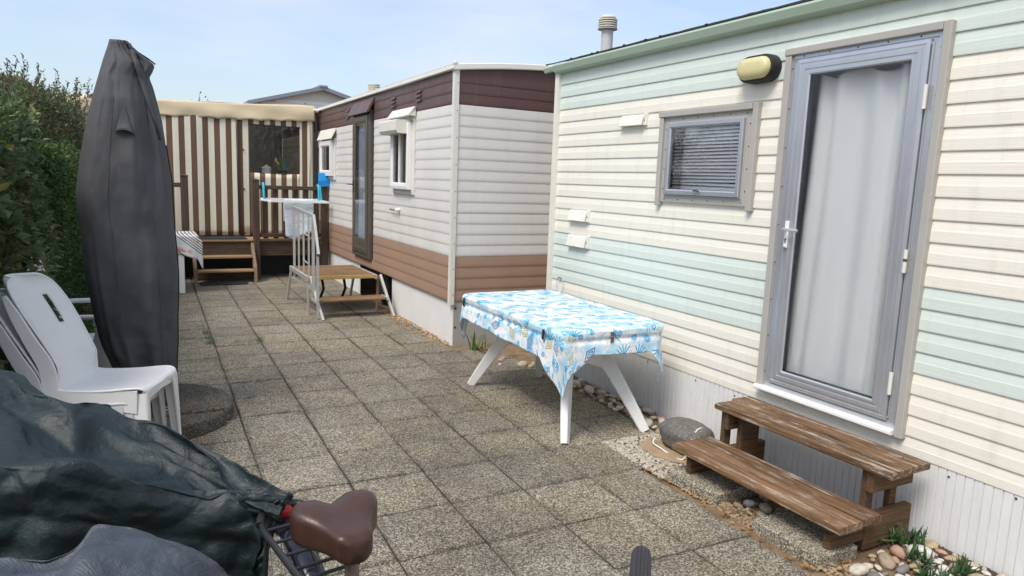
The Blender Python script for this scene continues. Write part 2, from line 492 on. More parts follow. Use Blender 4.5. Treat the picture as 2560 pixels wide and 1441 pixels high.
def m_wood(name, dark, light, flake, axis='y', flakeamt=0.5, k=1.0):
    t = MT(name); p = t.pos()
    sc = {'y': (34, 1.6, 34), 'x': (1.6, 34, 34), 'z': (34, 34, 1.6)}[axis]
    sc2 = {'y': (110, 4.5, 110), 'x': (4.5, 110, 110), 'z': (110, 110, 4.5)}[axis]
    g = t.noise(t.scale(p, sc), 1.0 * k, 6, 0.65, 0.6); g2 = t.noise(t.scale(p, sc2), 1.0 * k, 5, 0.7)
    r = t.rand()
    c = t.mix(dark, light, t.mr(g * 0.7 + g2 * 0.5 + r * 0.12, 0.46, 0.80))
    fl = t.mr(t.noise(t.scale(p, sc2), 0.55 * k, 8, 0.8) * 0.85 + t.noise(p, 6, 5, 0.6) * 0.28, 0.60, 0.66, 0, flakeamt)
    c = t.mix(c, flake, fl)
    crack = t.mr(g2, 0.30, 0.41, 0.8, 0)
    c = t.mix(c, (0.012, 0.009, 0.006, 1), crack)
    return t.pbr(c, 0.78, 0, t.bump(g2 + g * 0.6, 0.004, 0.9), 0.3)
M_WOODY = m_wood('peeling brown boards', (0.045, 0.024, 0.011, 1), (0.255, 0.145, 0.072, 1), (0.46, 0.41, 0.35, 1), 'y', 0.85)
M_WOODZ = m_wood('brown stained uprights', (0.055, 0.03, 0.015, 1), (0.14, 0.08, 0.04, 1), (0.28, 0.18, 0.10, 1), 'x', 0.2)
M_DECKX = m_wood('dark deck timber', (0.045, 0.030, 0.021, 1), (0.11, 0.075, 0.05, 1), (0.26, 0.22, 0.18, 1), 'x', 0.15)
M_DECKZ = m_wood('dark post timber', (0.045, 0.032, 0.024, 1), (0.105, 0.075, 0.052, 1), (0.24, 0.2, 0.16, 1), 'z', 0.12)
M_DECKTOP = m_wood('worn deck boards', (0.20, 0.12, 0.06, 1), (0.42, 0.28, 0.15, 1), (0.45, 0.4, 0.33, 1), 'x', 0.2)
M_COMPO = m_wood('brown composite slats', (0.135, 0.075, 0.035, 1), (0.27, 0.16, 0.08, 1), (0.42, 0.34, 0.24, 1), 'x', 0.25)
M_BENCHEDGE = m_wood('weathered step timber', (0.16, 0.11, 0.065, 1), (0.30, 0.21, 0.13, 1), (0.4, 0.33, 0.25, 1), 'z', 0.2)

def m_glass(name, tint=(0.9, 0.93, 0.95, 1), rough=0.02, gloss=0.10, bump=0.0, bs=60, top=0.85):
    t = MT(name)
    tr = t.n('BsdfTransparent'); tr.inputs[0].default_value = tint
    gl = t.n('BsdfGlossy'); gl.inputs['Roughness'].default_value = rough
    lw = t.n('LayerWeight'); lw.inputs[0].default_value = 0.25
    f = t.mr(V(t.nt, lw.outputs['Fresnel']), 0, 1, gloss, top)
    if bump > 0:
        p = t.pos(); b = t.bump(t.noise(p, bs, 3, 0.6), bump); t.put(gl.inputs['Normal'], b)
    mx = t.n('MixShader'); t.put(mx.inputs[0], f)
    t.nt.links.new(tr.outputs[0], mx.inputs[1]); t.nt.links.new(gl.outputs[0], mx.inputs[2])
    t.nt.links.new(mx.outputs[0], t.out.inputs['Surface'])
    return t.m
M_GLASS = m_glass('clear glass', (0.985, 0.99, 0.995, 1), 0.02, 0.015)
M_FILM = m_glass('clear vinyl film', (0.93, 0.93, 0.93, 1), 0.06, 0.02, 0.01, 7)
M_FLUTE = m_glass('tinted door glass', (0.95, 0.97, 0.985, 1), 0.05, 0.06, top=0.45)
M_BOTTLE = plain('dark glass bottle', (0.015, 0.017, 0.022, 1), 0.12)

def m_frost(name):
    t = MT(name); p = t.pos()
    b = t.bump(t.noise(p, 150, 3, 0.55), 0.004, 0.6)
    rf = t.n('BsdfRefraction'); rf.inputs['Roughness'].default_value = 0.16; rf.inputs['IOR'].default_value = 1.16
    rf.inputs['Color'].default_value = (0.975, 0.985, 0.99, 1); t.put(rf.inputs['Normal'], b)
    tr = t.n('BsdfTransparent'); tr.inputs[0].default_value = (0.975, 0.985, 0.99, 1)
    m0 = t.n('MixShader'); m0.inputs[0].default_value = 0.45
    t.nt.links.new(tr.outputs[0], m0.inputs[1]); t.nt.links.new(rf.outputs[0], m0.inputs[2])
    gl = t.n('BsdfGlossy'); gl.inputs['Roughness'].default_value = 0.14; t.put(gl.inputs['Normal'], b)
    lw = t.n('LayerWeight'); lw.inputs[0].default_value = 0.2
    f = t.mr(V(t.nt, lw.outputs['Fresnel']), 0, 1, 0.05, 0.7)
    mx = t.n('MixShader'); t.put(mx.inputs[0], f)
    t.nt.links.new(m0.outputs[0], mx.inputs[1]); t.nt.links.new(gl.outputs[0], mx.inputs[2])
    t.nt.links.new(mx.outputs[0], t.out.inputs['Surface'])
    return t.m
M_FROST = m_frost('pebbled privacy glass')
M_CURT = plain('white net curtain', (0.93, 0.935, 0.915, 1), 0.9, var=0.03)
M_BLIND = plain('white blind slat', (0.9, 0.91, 0.92, 1), 0.5, var=0.03)

def m_leaf(name, a, b, c, trans=0.3, rough=0.42):
    t = MT(name); u = t.sep(t.uv())
    col = t.ramp(u[0], [(0.0, a), (0.5, b), (0.88, b), (1.0, c)])
    vein = t.mr((u[1] - 0.5).abs(), 0.0, 0.12, 0.75, 1.0)
    col = t.mix(col, t.comb(vein, vein, vein), 1.0, 'MULTIPLY')
    t.pbr(col, rough, 0, None, 0.45)
    tl = t.n('BsdfTranslucent'); t.put(tl.inputs[0], col)
    mx = t.n('MixShader'); mx.inputs[0].default_value = trans
    t.nt.links.new(t.bsdf.outputs[0], mx.inputs[1]); t.nt.links.new(tl.outputs[0], mx.inputs[2])
    t.nt.links.new(mx.outputs[0], t.out.inputs['Surface'])
    return t.m
M_LEAF_A = m_leaf('broad grey green leaves', (0.06, 0.10, 0.038, 1), (0.16, 0.225, 0.10, 1), (0.38, 0.31, 0.09, 1), 0.34)
M_LEAF_B = m_leaf('bright green leaves', (0.03, 0.065, 0.017, 1), (0.07, 0.135, 0.034, 1), (0.13, 0.20, 0.05, 1), 0.35)
M_LEAF_C = m_leaf('olive brown leaves', (0.055, 0.066, 0.032, 1), (0.125, 0.15, 0.07, 1), (0.20, 0.16, 0.06, 1), 0.34)
M_GRASS = m_leaf('grass blades', (0.05, 0.10, 0.02, 1), (0.08, 0.17, 0.03, 1), (0.2, 0.22, 0.06, 1), 0.3)
M_SUCC = m_leaf('fleshy succulent leaves', (0.022, 0.055, 0.02, 1), (0.045, 0.10, 0.035, 1), (0.08, 0.14, 0.05, 1), 0.05, 0.35)
M_STRAW = m_leaf('dry strap leaves', (0.30, 0.22, 0.10, 1), (0.42, 0.33, 0.17, 1), (0.10, 0.15, 0.04, 1), 0.2)
M_DRYLEAF = m_leaf('fallen dry leaves', (0.16, 0.08, 0.03, 1), (0.40, 0.22, 0.08, 1), (0.5, 0.33, 0.15, 1), 0.1)

def m_cover(name):
    t = MT(name); p = t.pos()
    n = t.noise(p, 4, 6, 0.65); w = t.noise(t.scale(p, (1, 1, 0.4)), 380, 2, 0.5)
    col = t.mix((0.058, 0.059, 0.064, 1), (0.088, 0.089, 0.096, 1), t.mr(n, 0.3, 0.7))
    return t.pbr(col, 0.72, 0, t.bump(w * 0.3 + t.noise(p, 14, 4, 0.6) * 0.9, 0.005, 0.8), 0.35)
M_COVER = m_cover('grey polyester cover')
M_PIPING = plain('black binding tape', (0.008, 0.008, 0.009, 1), 0.7)

def m_tarp(name, a, b, scuff, rough):
    t = MT(name); p = t.pos(); u = t.sep(t.uv())
    n = t.noise(p, 6, 7, 0.7)
    weave = (u[0] * 900.0).sin() * (u[1] * 900.0).sin()
    crease = t.mr((t.noise(p, 11, 5, 0.6, 0.8) - 0.5).abs(), 0.0, 0.05, 1.0, 0.0)
    crease2 = t.mr((t.noise(p, 26, 4, 0.6, 0.6) - 0.5).abs(), 0.0, 0.06, 1.0, 0.0)
    col = t.mix(a, b, t.mr(n, 0.35, 0.68))
    sc = t.mr(t.noise(p, 38, 8, 0.75), 0.56, 0.74, 0, 0.35) * t.mr(t.noise(p, 3.2, 3), 0.4, 0.65)
    col = t.mix(col, scuff, sc)
    e1 = V(t.nt, t.voro(t.scale(p, (1, 1, .6)), 13, 'DISTANCE_TO_EDGE').outputs['Distance']); e2 = V(t.nt, t.voro(p, 34, 'DISTANCE_TO_EDGE').outputs['Distance'])
    h = crease * 0.12 + crease2 * 0.10 + t.mr(e1, 0, .10, 0.25, 0) + t.mr(e2, 0, .10, 0.12, 0) + t.noise(p, 12, 6, 0.6) * 1.3 + t.noise(p, 140, 3, 0.6) * 0.35 + weave * 0.06
    return t.pbr(col, t.mr(n, 0.3, 0.7, rough - 0.08, rough + 0.12), 0, t.bump(h, 0.0035, 0.8), 0.5)
M_TARPG = m_tarp('dark green tarpaulin', (0.005, 0.012, 0.014, 1), (0.010, 0.023, 0.026, 1), (0.10, 0.13, 0.13, 1), 0.52)
M_TARPB = m_tarp('blue grey tarpaulin', (0.034, 0.042, 0.056, 1), (0.052, 0.062, 0.080, 1), (0.16, 0.18, 0.20, 1), 0.52)

def m_saddle():
    t = MT('brown vinyl saddle'); p = t.pos()
    c = t.mix((0.040, 0.017, 0.011, 1), (0.068, 0.032, 0.021, 1), t.noise(p, 14, 5))
    c = t.mix(c, (0.20, 0.16, 0.12, 1), t.mr(t.noise(p, 160, 5, 0.8), 0.68, 0.78, 0, 0.5))
    return t.pbr(c, 0.33, 0, t.bump(t.noise(p, 420, 2), 0.0006), 0.5)
M_SADDLE = m_saddle()

def see_thru(t, c, f):
    tl = t.n('BsdfTranslucent'); t.put(tl.inputs[0], c); mx = t.n('MixShader'); mx.inputs[0].default_value = f
    t.nt.links.new(t.bsdf.outputs[0], mx.inputs[1]); t.nt.links.new(tl.outputs[0], mx.inputs[2]); t.nt.links.new(mx.outputs[0], t.out.inputs['Surface'])
    return t.m
def m_stripes():
    t = MT('striped awning canvas'); p = t.pos(); x = t.sep(p)[0]
    s = ((x + 0.012) / 0.163).frac()
    soft = t.mr((s - 0.5).abs(), 0.245, 0.255, 0, 1)
    n = t.noise(p, 3, 6, 0.6)
    cream = t.mix((0.78, 0.74, 0.58, 1), (0.86, 0.83, 0.69, 1), n)
    brown = t.mix((0.145, 0.083, 0.05, 1), (0.20, 0.12, 0.075, 1), n)
    c = t.mix(cream, brown, soft)
    t.pbr(c, 0.75, 0, t.bump(t.noise(t.scale(p, (2, 2, 14)), 3, 4), 0.004), 0.3)
    return see_thru(t, c, 0.12)
M_STRIPE = m_stripes()
def m_canvas(name, col):
    t = MT(name); p = t.pos(); c = t.mix(tuple(x * .93 for x in col[:3]) + (1,), col, t.noise(p, 4, 5))
    t.pbr(c, 0.75, 0, t.bump(t.noise(p, 8, 4), 0.004), 0.3)
    return see_thru(t, c, 0.12)
M_VAL = m_canvas('beige awning valance', (0.76, 0.63, 0.42, 1)) or plain('beige awning valance', (0.70, 0.56, 0.35, 1), 0.7, var=0.06, vs=4, dirt=0.06, bump=0.003, bs=8)

def m_cloth():
    t = MT('printed oilcloth'); uv = t.uv(); u = t.sep(uv)
    WH = (0.80, 0.82, 0.83, 1)
    def cells(sc, rnd, ofs):
        q = t.comb(u[0] + ofs, u[1] + ofs * 1.7, 0.0)
        vo = t.voro(q, sc, 'F1', rnd, '2D'); c = t.sep(V(t.nt, vo.outputs['Color'])); ps = t.sep(V(t.nt, vo.outputs['Position']))
        x = u[0] + ofs - ps[0]; y = u[1] + ofs * 1.7 - ps[1]
        # turn each motif by its own angle
        r = (x * x + y * y).sqrt(); a = y.atan2(x) + c[2] * 6.2832
        return r, a, c
    wash = t.mr(t.noise(uv, 6, 4, 0.6), 0.50, 0.57, 0, 0.75)
    col = t.mix(WH, (0.34, 0.64, 0.86, 1), wash)
    col = t.mix(col, (0.72, 0.68, 0.42, 1), t.mr(t.noise(t.comb(u[0] + 7.0, u[1], 0.0), 5, 3, 0.5), 0.60, 0.66, 0, 0.6))
    swirl = ((t.noise(uv, 6, 3, 0.5, 1.6) * 60.0).sin()).gt(0.45) * t.mr(t.noise(uv, 5.3, 2), 0.53, 0.57)
    col = t.mix(col, (0.30, 0.50, 0.74, 1), swirl * 0.7)
    # pale hexagon rings
    r, a, c = cells(16, 0.55, 3.1)
    hx = r * t.mr((a * 3.0).sin().abs(), 0, 1, 0.92, 1.06)
    ring = hx.band(0.017, 0.0205).max(hx.band(0.007, 0.0095)) * c[0].gt(0.35)
    col = t.mix(col, (0.33, 0.60, 0.82, 1), ring)
    # small yellow rings
    r, a, c = cells(12, 0.7, 8.3)
    ring = r.band(0.006, 0.0105) * c[0].gt(0.45)
    col = t.mix(col, (0.55, 0.48, 0.16, 1), ring * 0.9)
    # diamonds
    r, a, c = cells(6.2, 0.7, 1.9)
    ca = (a + PI / 2).sin().abs(); sa = a.sin().abs()
    d = r * ca + r * sa * 0.55
    dm = d.band(0.026, 0.034).max(d.band(0.012, 0.019)).max(d.lt(0.005))
    dcol = t.mix((0.48, 0.42, 0.12, 1), (0.02, 0.17, 0.38, 1), c[1].gt(0.5))
    col = t.mix(col, dcol, dm * c[0].gt(0.5))
    # rosettes
    r, a, c = cells(9.5, 0.75, 5.7)
    rs = r * (c[1] * 0.5 + 0.75)
    ro = rs.band(0.004, 0.021) * ((a * 13.0).sin().gt(-0.72))
    rcol = t.mix((0.02, 0.20, 0.42, 1), (0.10, 0.42, 0.70, 1), t.mr(rs, 0, 0.021))
    col = t.mix(col, rcol, ro * c[0].gt(0.30))
    # palm fronds
    r, a, c = cells(7.6, 0.8, 0.4)
    aa = a.mod(6.2832) - 3.1416
    fr = ((a * 15.0 + r * 40.0).sin()).gt(t.mr(r, 0.015, 0.075, -1.0, 0.75)) * r.lt(0.072) * aa.abs().lt(1.25)
    fcol = t.mix((0.01, 0.28, 0.52, 1), (0.06, 0.50, 0.78, 1), t.mr(r, 0.0, 0.07))
    fcol = t.mix(fcol, (0.14, 0.56, 0.86, 1), c[1].gt(0.55))
    col = t.mix(col, fcol, fr * c[0].gt(0.30))
    return t.pbr(col, 0.34, 0, t.bump(t.noise(t.pos(), 11, 4, 0.6), 0.006), 0.5)
M_CLOTH = m_cloth()
M_CLOTHIN = plain('cloth underside', (0.62, 0.63, 0.64, 1), 0.8)

def m_runner():
    t = MT('white cloth with black lines'); p = t.sep(t.pos())
    s = ((p[0] * 0.75 + p[2] * 0.9) / 0.034).frac()
    band = ((p[0] * 0.75 + p[2] * 0.9) / 0.34).frac()
    ln = s.lt(0.34) * band.lt(0.55)
    red = t.mr(t.noise(t.pos(), 6, 3), 0.56, 0.62)
    c = t.mix((0.72, 0.71, 0.70, 1), (0.03, 0.03, 0.035, 1), ln)
    c = t.mix(c, (0.55, 0.13, 0.10, 1), red * 0.7)
    return t.pbr(c, 0.8, 0, t.bump(t.noise(t.pos(), 30, 4), 0.004), 0.3)
M_RUNNER = m_runner()
def m_towel():
    t = MT('pale blue tea towel'); p = t.pos()
    n = t.noise(t.scale(p, (1, 1, 3)), 9, 4, 0.6)
    c = t.mix((0.50, 0.60, 0.70, 1), (0.70, 0.74, 0.78, 1), t.mr(n, 0.4, 0.6))
    z = t.sep(p)[0]
    ln = ((z / 0.12).frac()).lt(0.1)
    c = t.mix(c, (0.66, 0.62, 0.5, 1), ln * 0.6)
    return t.pbr(c, 0.9, 0, t.bump(t.noise(p, 60, 3), 0.003), 0.2)
M_TOWEL = m_towel()
def m_pink():
    t = MT('pink patterned cloth'); p = t.pos()
    n = t.noise(p, 9, 3, 0.5, 1.0)
    c = t.ramp(n, [(0.36, (0.75, 0.72, 0.70, 1)), (0.45, (0.75, 0.15, 0.17, 1)), (0.55, (0.80, 0.45, 0.38, 1)), (0.6, (0.75, 0.55, 0.12, 1)), (0.68, (0.78, 0.75, 0.72, 1))])
    return t.pbr(c, 0.8)
M_PINK = m_pink()
def m_pebble():
    t = MT('beach pebble'); p = t.pos(); r = t.rand()
    base = t.ramp(r, [(0.0, (0.62, 0.60, 0.56, 1)), (0.16, (0.50, 0.43, 0.31, 1)), (0.34, (0.42, 0.33, 0.2, 1)), (0.5, (0.20, 0.20, 0.20, 1)), (0.62, (0.55, 0.50, 0.41, 1)), (0.76, (0.34, 0.26, 0.19, 1)), (0.86, (0.44, 0.28, 0.21, 1)), (1.0, (0.68, 0.67, 0.64, 1))], 'CONSTANT')
    v = t.noise(p, 40, 6, 0.7)
    c = t.mix(base, t.mix(base, (0.09, 0.08, 0.07, 1), 0.55), t.mr(v, 0.48, 0.7))
    return t.pbr(c, 0.75, 0, t.bump(v, 0.003), 0.3)
M_PEB = m_pebble()
M_PALEG = plain('pale gravel', (0.46, 0.42, 0.35, 1), 0.9, var=0.5, vs=90)

# ------------------------------------------------------------------ the ground and the paving
g = MB(); g.box(-120, 160, -120, 240, -0.5, -0.045)
o = g.build('ground', M_SOIL); o['kind'] = 'structure'
pav = MB()
c_, s_ = math.cos(0.02), math.sin(-0.02)
def pv(u, w):     # paving grid (column, row) -> world
    dx, dy = 0.41 * u, 0.42 * w
    return (1.355 + dx * math.cos(0.02) + dy * math.sin(0.02), 3.47 - dx * math.sin(0.02) + dy * math.cos(0.02))
C0, C1, R0, R1 = -6, 3, -8, 20
EXTRA = [(3, j) for j in range(0, 6)]
q = [pv(C0, R0), pv(C1 - 0.19, R0), pv(C1 - 0.19, R1), pv(C0, R1)]
pav.add([(x, y, -0.0068) for x, y in q] + [(x, y, -0.044) for x, y in q],
        [(0, 1, 2, 3), (7, 6, 5, 4), (0, 4, 5, 1), (1, 5, 6, 2), (2, 6, 7, 3), (3, 7, 4, 0)])
paving = pav.build('paving', M_JOINT); paving['kind'] = 'structure'
tiles = []
for k in range(5):
    b = MB(); b.box(-0.2016, 0.2016, -0.2062, 0.2062, -0.036, 0.0, 0.005 + 0.0014 * k)
    a = np.array(b.v); a[:, 2] += 0.0; a += rng.normal(0, 0.0016, a.shape) * [1, 1, 0.5]
    b.v = [tuple(x) for x in a]
    o = b.build('paving_tile', M_PAVE); tiles.append(o.data); bpy.data.objects.remove(o)
cells_ = [(i, j) for i in range(C0, C1) for j in range(R0, R1)] + EXTRA
jogs = {i: random.uniform(-0.02, 0.02) for i in range(C0, C1 + 1)}
for i, j in cells_:
    jog = jogs[i]; narrow = i == 2 and j < -1
    if True:
        x, y = pv(i + 0.5 - (0.085 if narrow else 0), j + 0.5 + (jog if j < R1 - 1 and j > R0 else 0))
        o = inst(random.choice(tiles), 'paving_tile', paving, (x, y, random.gauss(0, 0.0012)),
                 (max(-.006, min(.006, random.gauss(0, 0.0026))), max(-.006, min(.006, random.gauss(0, 0.0026))), -0.02 + random.gauss(0, 0.003) + (PI if random.random() < .5 else 0)), (0.82 if narrow else 1, 1, 1))

# soil bed beside the homes, with its stones
def hmap(x, y): return 0.012 * fbm(np.stack([x * 5, y * 5, x * 0 + 2], -1), 4)
def bed(name, x0, x1, y0, y1, base, mat, res=0.03):
    nx, ny = max(2, int((x1 - x0) / res)), max(2, int((y1 - y0) / res))
    X, Y = np.meshgrid(np.linspace(x0, x1, nx), np.linspace(y0, y1, ny), indexing='ij')
    Z = base + hmap(X, Y)
    b = MB(); b.grid([[(X[i, j], Y[i, j], Z[i, j]) for j in range(ny)] for i in range(nx)])
    o = b.build(name, mat, smooth=180); o['kind'] = 'structure'
    return o
soil_bed = bed('soil_bed', 2.44, 3.30, -0.5, 6.6, -0.016, M_SOIL)
side_bed = bed('hedge_soil', -3.6, -1.0, -0.5, 14.0, -0.004, M_EARTH, 0.08)
back_bed = bed('yard_ground', -3.6, 2.75, 11.8, 16.0, -0.02, M_EARTH, 0.1)

stone_me = []
for k in range(7):
    th = np.linspace(0, PI, 8); ph = np.linspace(0, 2 * PI, 12, endpoint=False)
    vs = []; sq = 0.8 + 0.4 * random.random(); sd = random.random() * 40
    for t_ in th:
        for p_ in ph:
            d = np.array([math.sin(t_) * math.cos(p_), math.sin(t_) * math.sin(p_), math.cos(t_)])
            rr = 1 + 0.16 * float(fbm(d * 1.3 + sd, 3))
            e = np.sign(d) * np.abs(d) ** 0.85 * rr
            vs.append(tuple(e * np.array([0.5, 0.36 * sq, 0.27])))
    fs = [(i * 12 + j, (i + 1) * 12 + j, (i + 1) * 12 + (j + 1) % 12, i * 12 + (j + 1) % 12) for i in range(7) for j in range(12)]
    b = MB(); b.add(vs, fs); o = b.build('stone', M_PEB, smooth=180); stone_me.append(o.data); bpy.data.objects.remove(o)
def stone(x, y, s, parent=soil_bed, z=None, rz=None, name='stone'):
    zz = -0.004 + 0.14 * s if z is None else z
    return inst(random.choice(stone_me), name, parent, (x, y, zz), (random.gauss(0, .2), random.gauss(0, .2), random.uniform(0, 6.3) if rz is None else rz), (s, s * random.uniform(.8, 1.2), s * random.uniform(.75, 1.1)))
placed = []
def scatter(n, x0, x1, y0, y1, smin, smax, tries=2500, avoid=()):
    k = 0
    for _ in range(tries):
        if k >= n: break
        x, y = random.uniform(x0, x1), random.uniform(y0, y1); s = smin + (smax - smin) * random.random() ** 1.8
        if any(a0 < x < a1 and b0 < y < b1 for a0, a1, b0, b1 in avoid): continue
        if all((x - a) ** 2 + (y - b_) ** 2 > (0.40 * (s + t_)) ** 2 for a, b_, t_ in placed):
            placed.append((x, y, s)); stone(x, y, s); k += 1
AV = [(2.48, 2.80, 1.78, 2.24), (2.52, 2.88, 2.46, 2.87), (2.62, 3.22, 1.80, 1.90), (2.62, 3.22, 2.72, 2.80)]
scatter(95, 2.66, 3.22, 1.30, 1.83, 0.035, 0.125, avoid=AV)
scatter(34, 2.60, 3.2, 0.2, 1.30, 0.04, 0.12, avoid=AV)
scatter(42, 2.66, 3.2, 2.18, 2.62, 0.03, 0.085, avoid=AV)
scatter(95, 3.0, 3.22, 3.30, 5.2, 0.04, 0.10)
scatter(12, 2.74, 3.15, 5.2, 5.9, 0.04, 0.10)
# fine gravel and bark
def litter(name, n, x0, x1, y0, y1, z, smin, smax, mat, flat=0.4, kind='stuff', parent=None, edge=None):
    b = MB(); vs = []; fs = []
    for k in range(n):
        x, y = random.uniform(x0, x1), random.uniform(y0, y1)
        if edge: x = edge - abs(random.gauss(0, (x1 - x0) * .45))
        s = random.uniform(smin, smax); a = random.uniform(0, 6.3); l = random.uniform(1, 2.2)
        M = Matrix.Translation((x, y, z + s * flat * .5)) @ Matrix.Rotation(a, 4, 'Z') @ Matrix.Rotation(random.gauss(0, .4), 4, 'X')
        b.box(-s * l / 2, s * l / 2, -s / 2, s / 2, -s * flat / 2, s * flat / 2, 0, M)
    o = b.build(name, mat, parent, kind=kind); return o
o = litter('bark_mulch', 2600, 3.0, 3.24, 1.2, 2.0, 0.002, 0.004, 0.012, M_MULCH, 0.4, edge=3.235)
tag(o, 'dark shredded bark scattered along the ribbed white skirting', 'bark mulch')
o = litter('loose_gravel', 1500, 2.55, 2.75, 1.2, 3.0, -0.008, 0.004, 0.012, M_SAND, 0.6)
tag(o, 'loose sandy grit along the edge of the paving by the wooden step', 'gravel')
o = litter('pale_gravel', 2600, 2.54, 3.0, 2.86, 3.46, -0.006, 0.004, 0.011, M_PALEG, 0.6)
tag(o, 'pale fine gravel around the grey boulder', 'gravel')
o = litter('leaf_litter', 230, 2.50, 2.69, 6.2, 8.0, 0.002, 0.008, 0.022, plain('orange brown leaf litter', (0.42, 0.25, 0.12, 1), 0.9, var=0.4, vs=60), 0.25, edge=2.695)
tag(o, 'orange brown leaf litter along the white base panel', 'leaf litter')

# ------------------------------------------------------------------ home with mint and cream siding
H1 = thing('mobile_home', 'mobile home with cream and mint green lap siding and a glazed aluminium door', 'mobile home', (3.3, 2.4, 0))
XB = 3.262                       # plane behind the boards
LAP = 0.1041; ZT = 2.2323
def lap_x(f):                    # outward offset at height fraction f of a board
    pts = [(0.0, 0.0120), (0.05, 0.0128), (0.50, 0.0120), (0.56, 0.0105), (1.0, 0.004)]
    return float(np.interp(f, [p[0] for p in pts], [p[1] for p in pts]))
HOLES = [(3.085, 3.845, 1.545, 2.055), (2.0, 2.81, 0.50, 2.33)]
def board(z0, c0, c1, y0, y1, mat):
    fr = sorted({c0, c1} | {z0 + LAP * f for f in (0.05, 0.50, 0.56) if c0 < z0 + LAP * f < c1})
    prof = [(XB - lap_x((z - z0) / LAP), z) for z in fr]
    prof = prof + [(XB + 0.004, c1), (XB + 0.004, c0)]
    b = MB(); b.prism(prof, 'y', y0, y1); return b.build('siding_board', mat, H1)
Y0, Y1 = -1.6, 5.29
for i in range(-3, 18):
    z1 = ZT - LAP * i; z0 = z1 - LAP
    mat = M_MINT if (i < 0 or 10 <= i < 14) else M_CREAM
    c0, c1 = max(z0, 0.372), min(z1, 2.535)
    if c1 - c0 < 0.01: continue
    cuts = [h for h in HOLES if h[2] < c1 and h[3] > c0]
    ys = [Y0] + sorted(sum(([h[0], h[1]] for h in cuts), [])) + [Y1]
    for a in range(0, len(ys), 2): board(z0, c0, c1, ys[a], ys[a + 1], mat)
    for h in cuts:
        if h[3] < c1 - 0.004: board(z0, h[3], c1, h[0], h[1], mat)
        if h[2] > c0 + 0.004: board(z0, c0, h[2], h[0], h[1], mat)
# inner shell keeps the rooms dark
b = MB(); b.box(3.268, 3.285, 2.81, 3.085, 0.30, 2.56); b.box(3.268, 3.285, 3.845, 5.28, 0.30, 2.56); b.box(3.268, 3.285, -1.6, 2.0, 0.30, 2.56)
b.box(3.268, 3.285, 3.085, 3.845, 0.30, 1.545); b.box(3.268, 3.285, 3.085, 3.845, 2.055, 2.56)
b.box(3.268, 3.285, 2.0, 2.81, 0.30, 0.50); b.box(3.268, 3.285, 2.0, 2.81, 2.33, 2.56)
b.box(3.285, 6.3, 5.26, 5.28, 0.30, 2.56); b.box(3.285, 6.3, -1.6, -1.58, 0.30, 2.56); b.box(6.28, 6.3, -1.58, 5.26, 0.30, 2.56)
b.box(3.286, 6.28, -1.58, 5.26, 0.30, 0.34); b.box(3.286, 6.28, -1.58, 5.26, 2.51, 2.55)
b.build('wall_shell', M_DARKIN, H1)
for (x0, x1) in ((3.29, 6.32),):
    b = MB()
    for k in range(21):
        z0 = 0.372 + k * LAP
        b.box(x0, x1, 5.282, 5.297 + 0.006 * (k % 2), z0, min(2.535, z0 + LAP - 0.004))
    b.build('end_wall', M_CREAM, H1)
# corner posts, fascia, roof
b = MB(); b.prism([(3.222, 5.27), (3.222, 5.327), (3.30, 5.327), (3.30, 5.30), (3.262, 5.30), (3.262, 5.27)], 'z', 0.362, 2.536)
b.build('corner_post', M_TRIMW, H1)
b = MB(); b.prism([(3.268, 2.532), (3.205, 2.538), (3.192, 2.548), (3.178, 2.592), (3.186, 2.606), (3.20, 2.610), (3.268, 2.616)], 'y', -1.65, 5.31)
b.prism([(3.205, 2.552), (3.192, 2.558), (3.182, 2.590), (3.19, 2.602), (3.22, 2.606)], 'y', 5.31, 5.47)
b.build('fascia', M_GREEN, H1)
b = MB(); rows = []
ny = 260
ys = np.linspace(-1.65, 5.44, ny)
jag = 0.003 * fbm(np.stack([ys * 9, ys * 0 + 3, ys * 0], -1), 4)
top = []; bot = []; far = []
b.grid([[(3.192 + jag[k], ys[k], 2.613) , (3.190 + jag[k], ys[k], 2.622 + abs(jag[k]) * 1.3), (4.8, ys[k], 2.99), (6.35, ys[k], 2.63), (6.35, ys[k], 2.60), (3.26, ys[k], 2.60)] for k in range(ny)])
b.build('roof', M_FELT, H1)
for k in range(8):
    b = MB(); y = random.uniform(2.3, 5.3); s = random.uniform(.005, .010)
    b.box(3.185, 3.185 + s * 2, y, y + s * random.uniform(1.5, 4), 2.622, 2.624 + s * .7, 0.002); b.build('moss_tuft', M_FELT, H1)
# flue
fl = thing('roof_flue', 'grey flue with ribbed cap on the roof above the mint siding', 'flue', (3.62, 5.16, 2.70))
b = MB(); b.lathe([(0.050, 2.64), (0.050, 2.93)], (3.62, 5.16, 0), 20); b.lathe([(0.075, 2.69), (0.06, 2.705), (0.05, 2.72)], (3.62, 5.16, 0), 20)
b.build('pipe', M_CAPG, fl, smooth=40)
b = MB(); b.lathe([(0.05, 2.915), (0.085, 2.925), (0.085, 2.932), (0.06, 2.937)], (3.62, 5.16, 0), 20); b.build('collar', M_CAPG, fl, smooth=40)
b = MB(); b.lathe([(0.06, 2.932), (0.06, 3.02)], (3.62, 5.16, 0), 20); b.build('core', M_BLACK, fl, smooth=40)
for k in range(5):
    b = MB(); z = 2.940 + 0.0185 * k; r = 0.080 - (0.012 if k == 4 else 0)
    b.lathe([(0.055, z), (r, z + 0.001), (r, z + 0.010), (0.055, z + 0.012 + (0.01 if k == 4 else 0))], (3.62, 5.16, 0), 20); b.build('cap_ring', M_CAPB, fl, smooth=40)

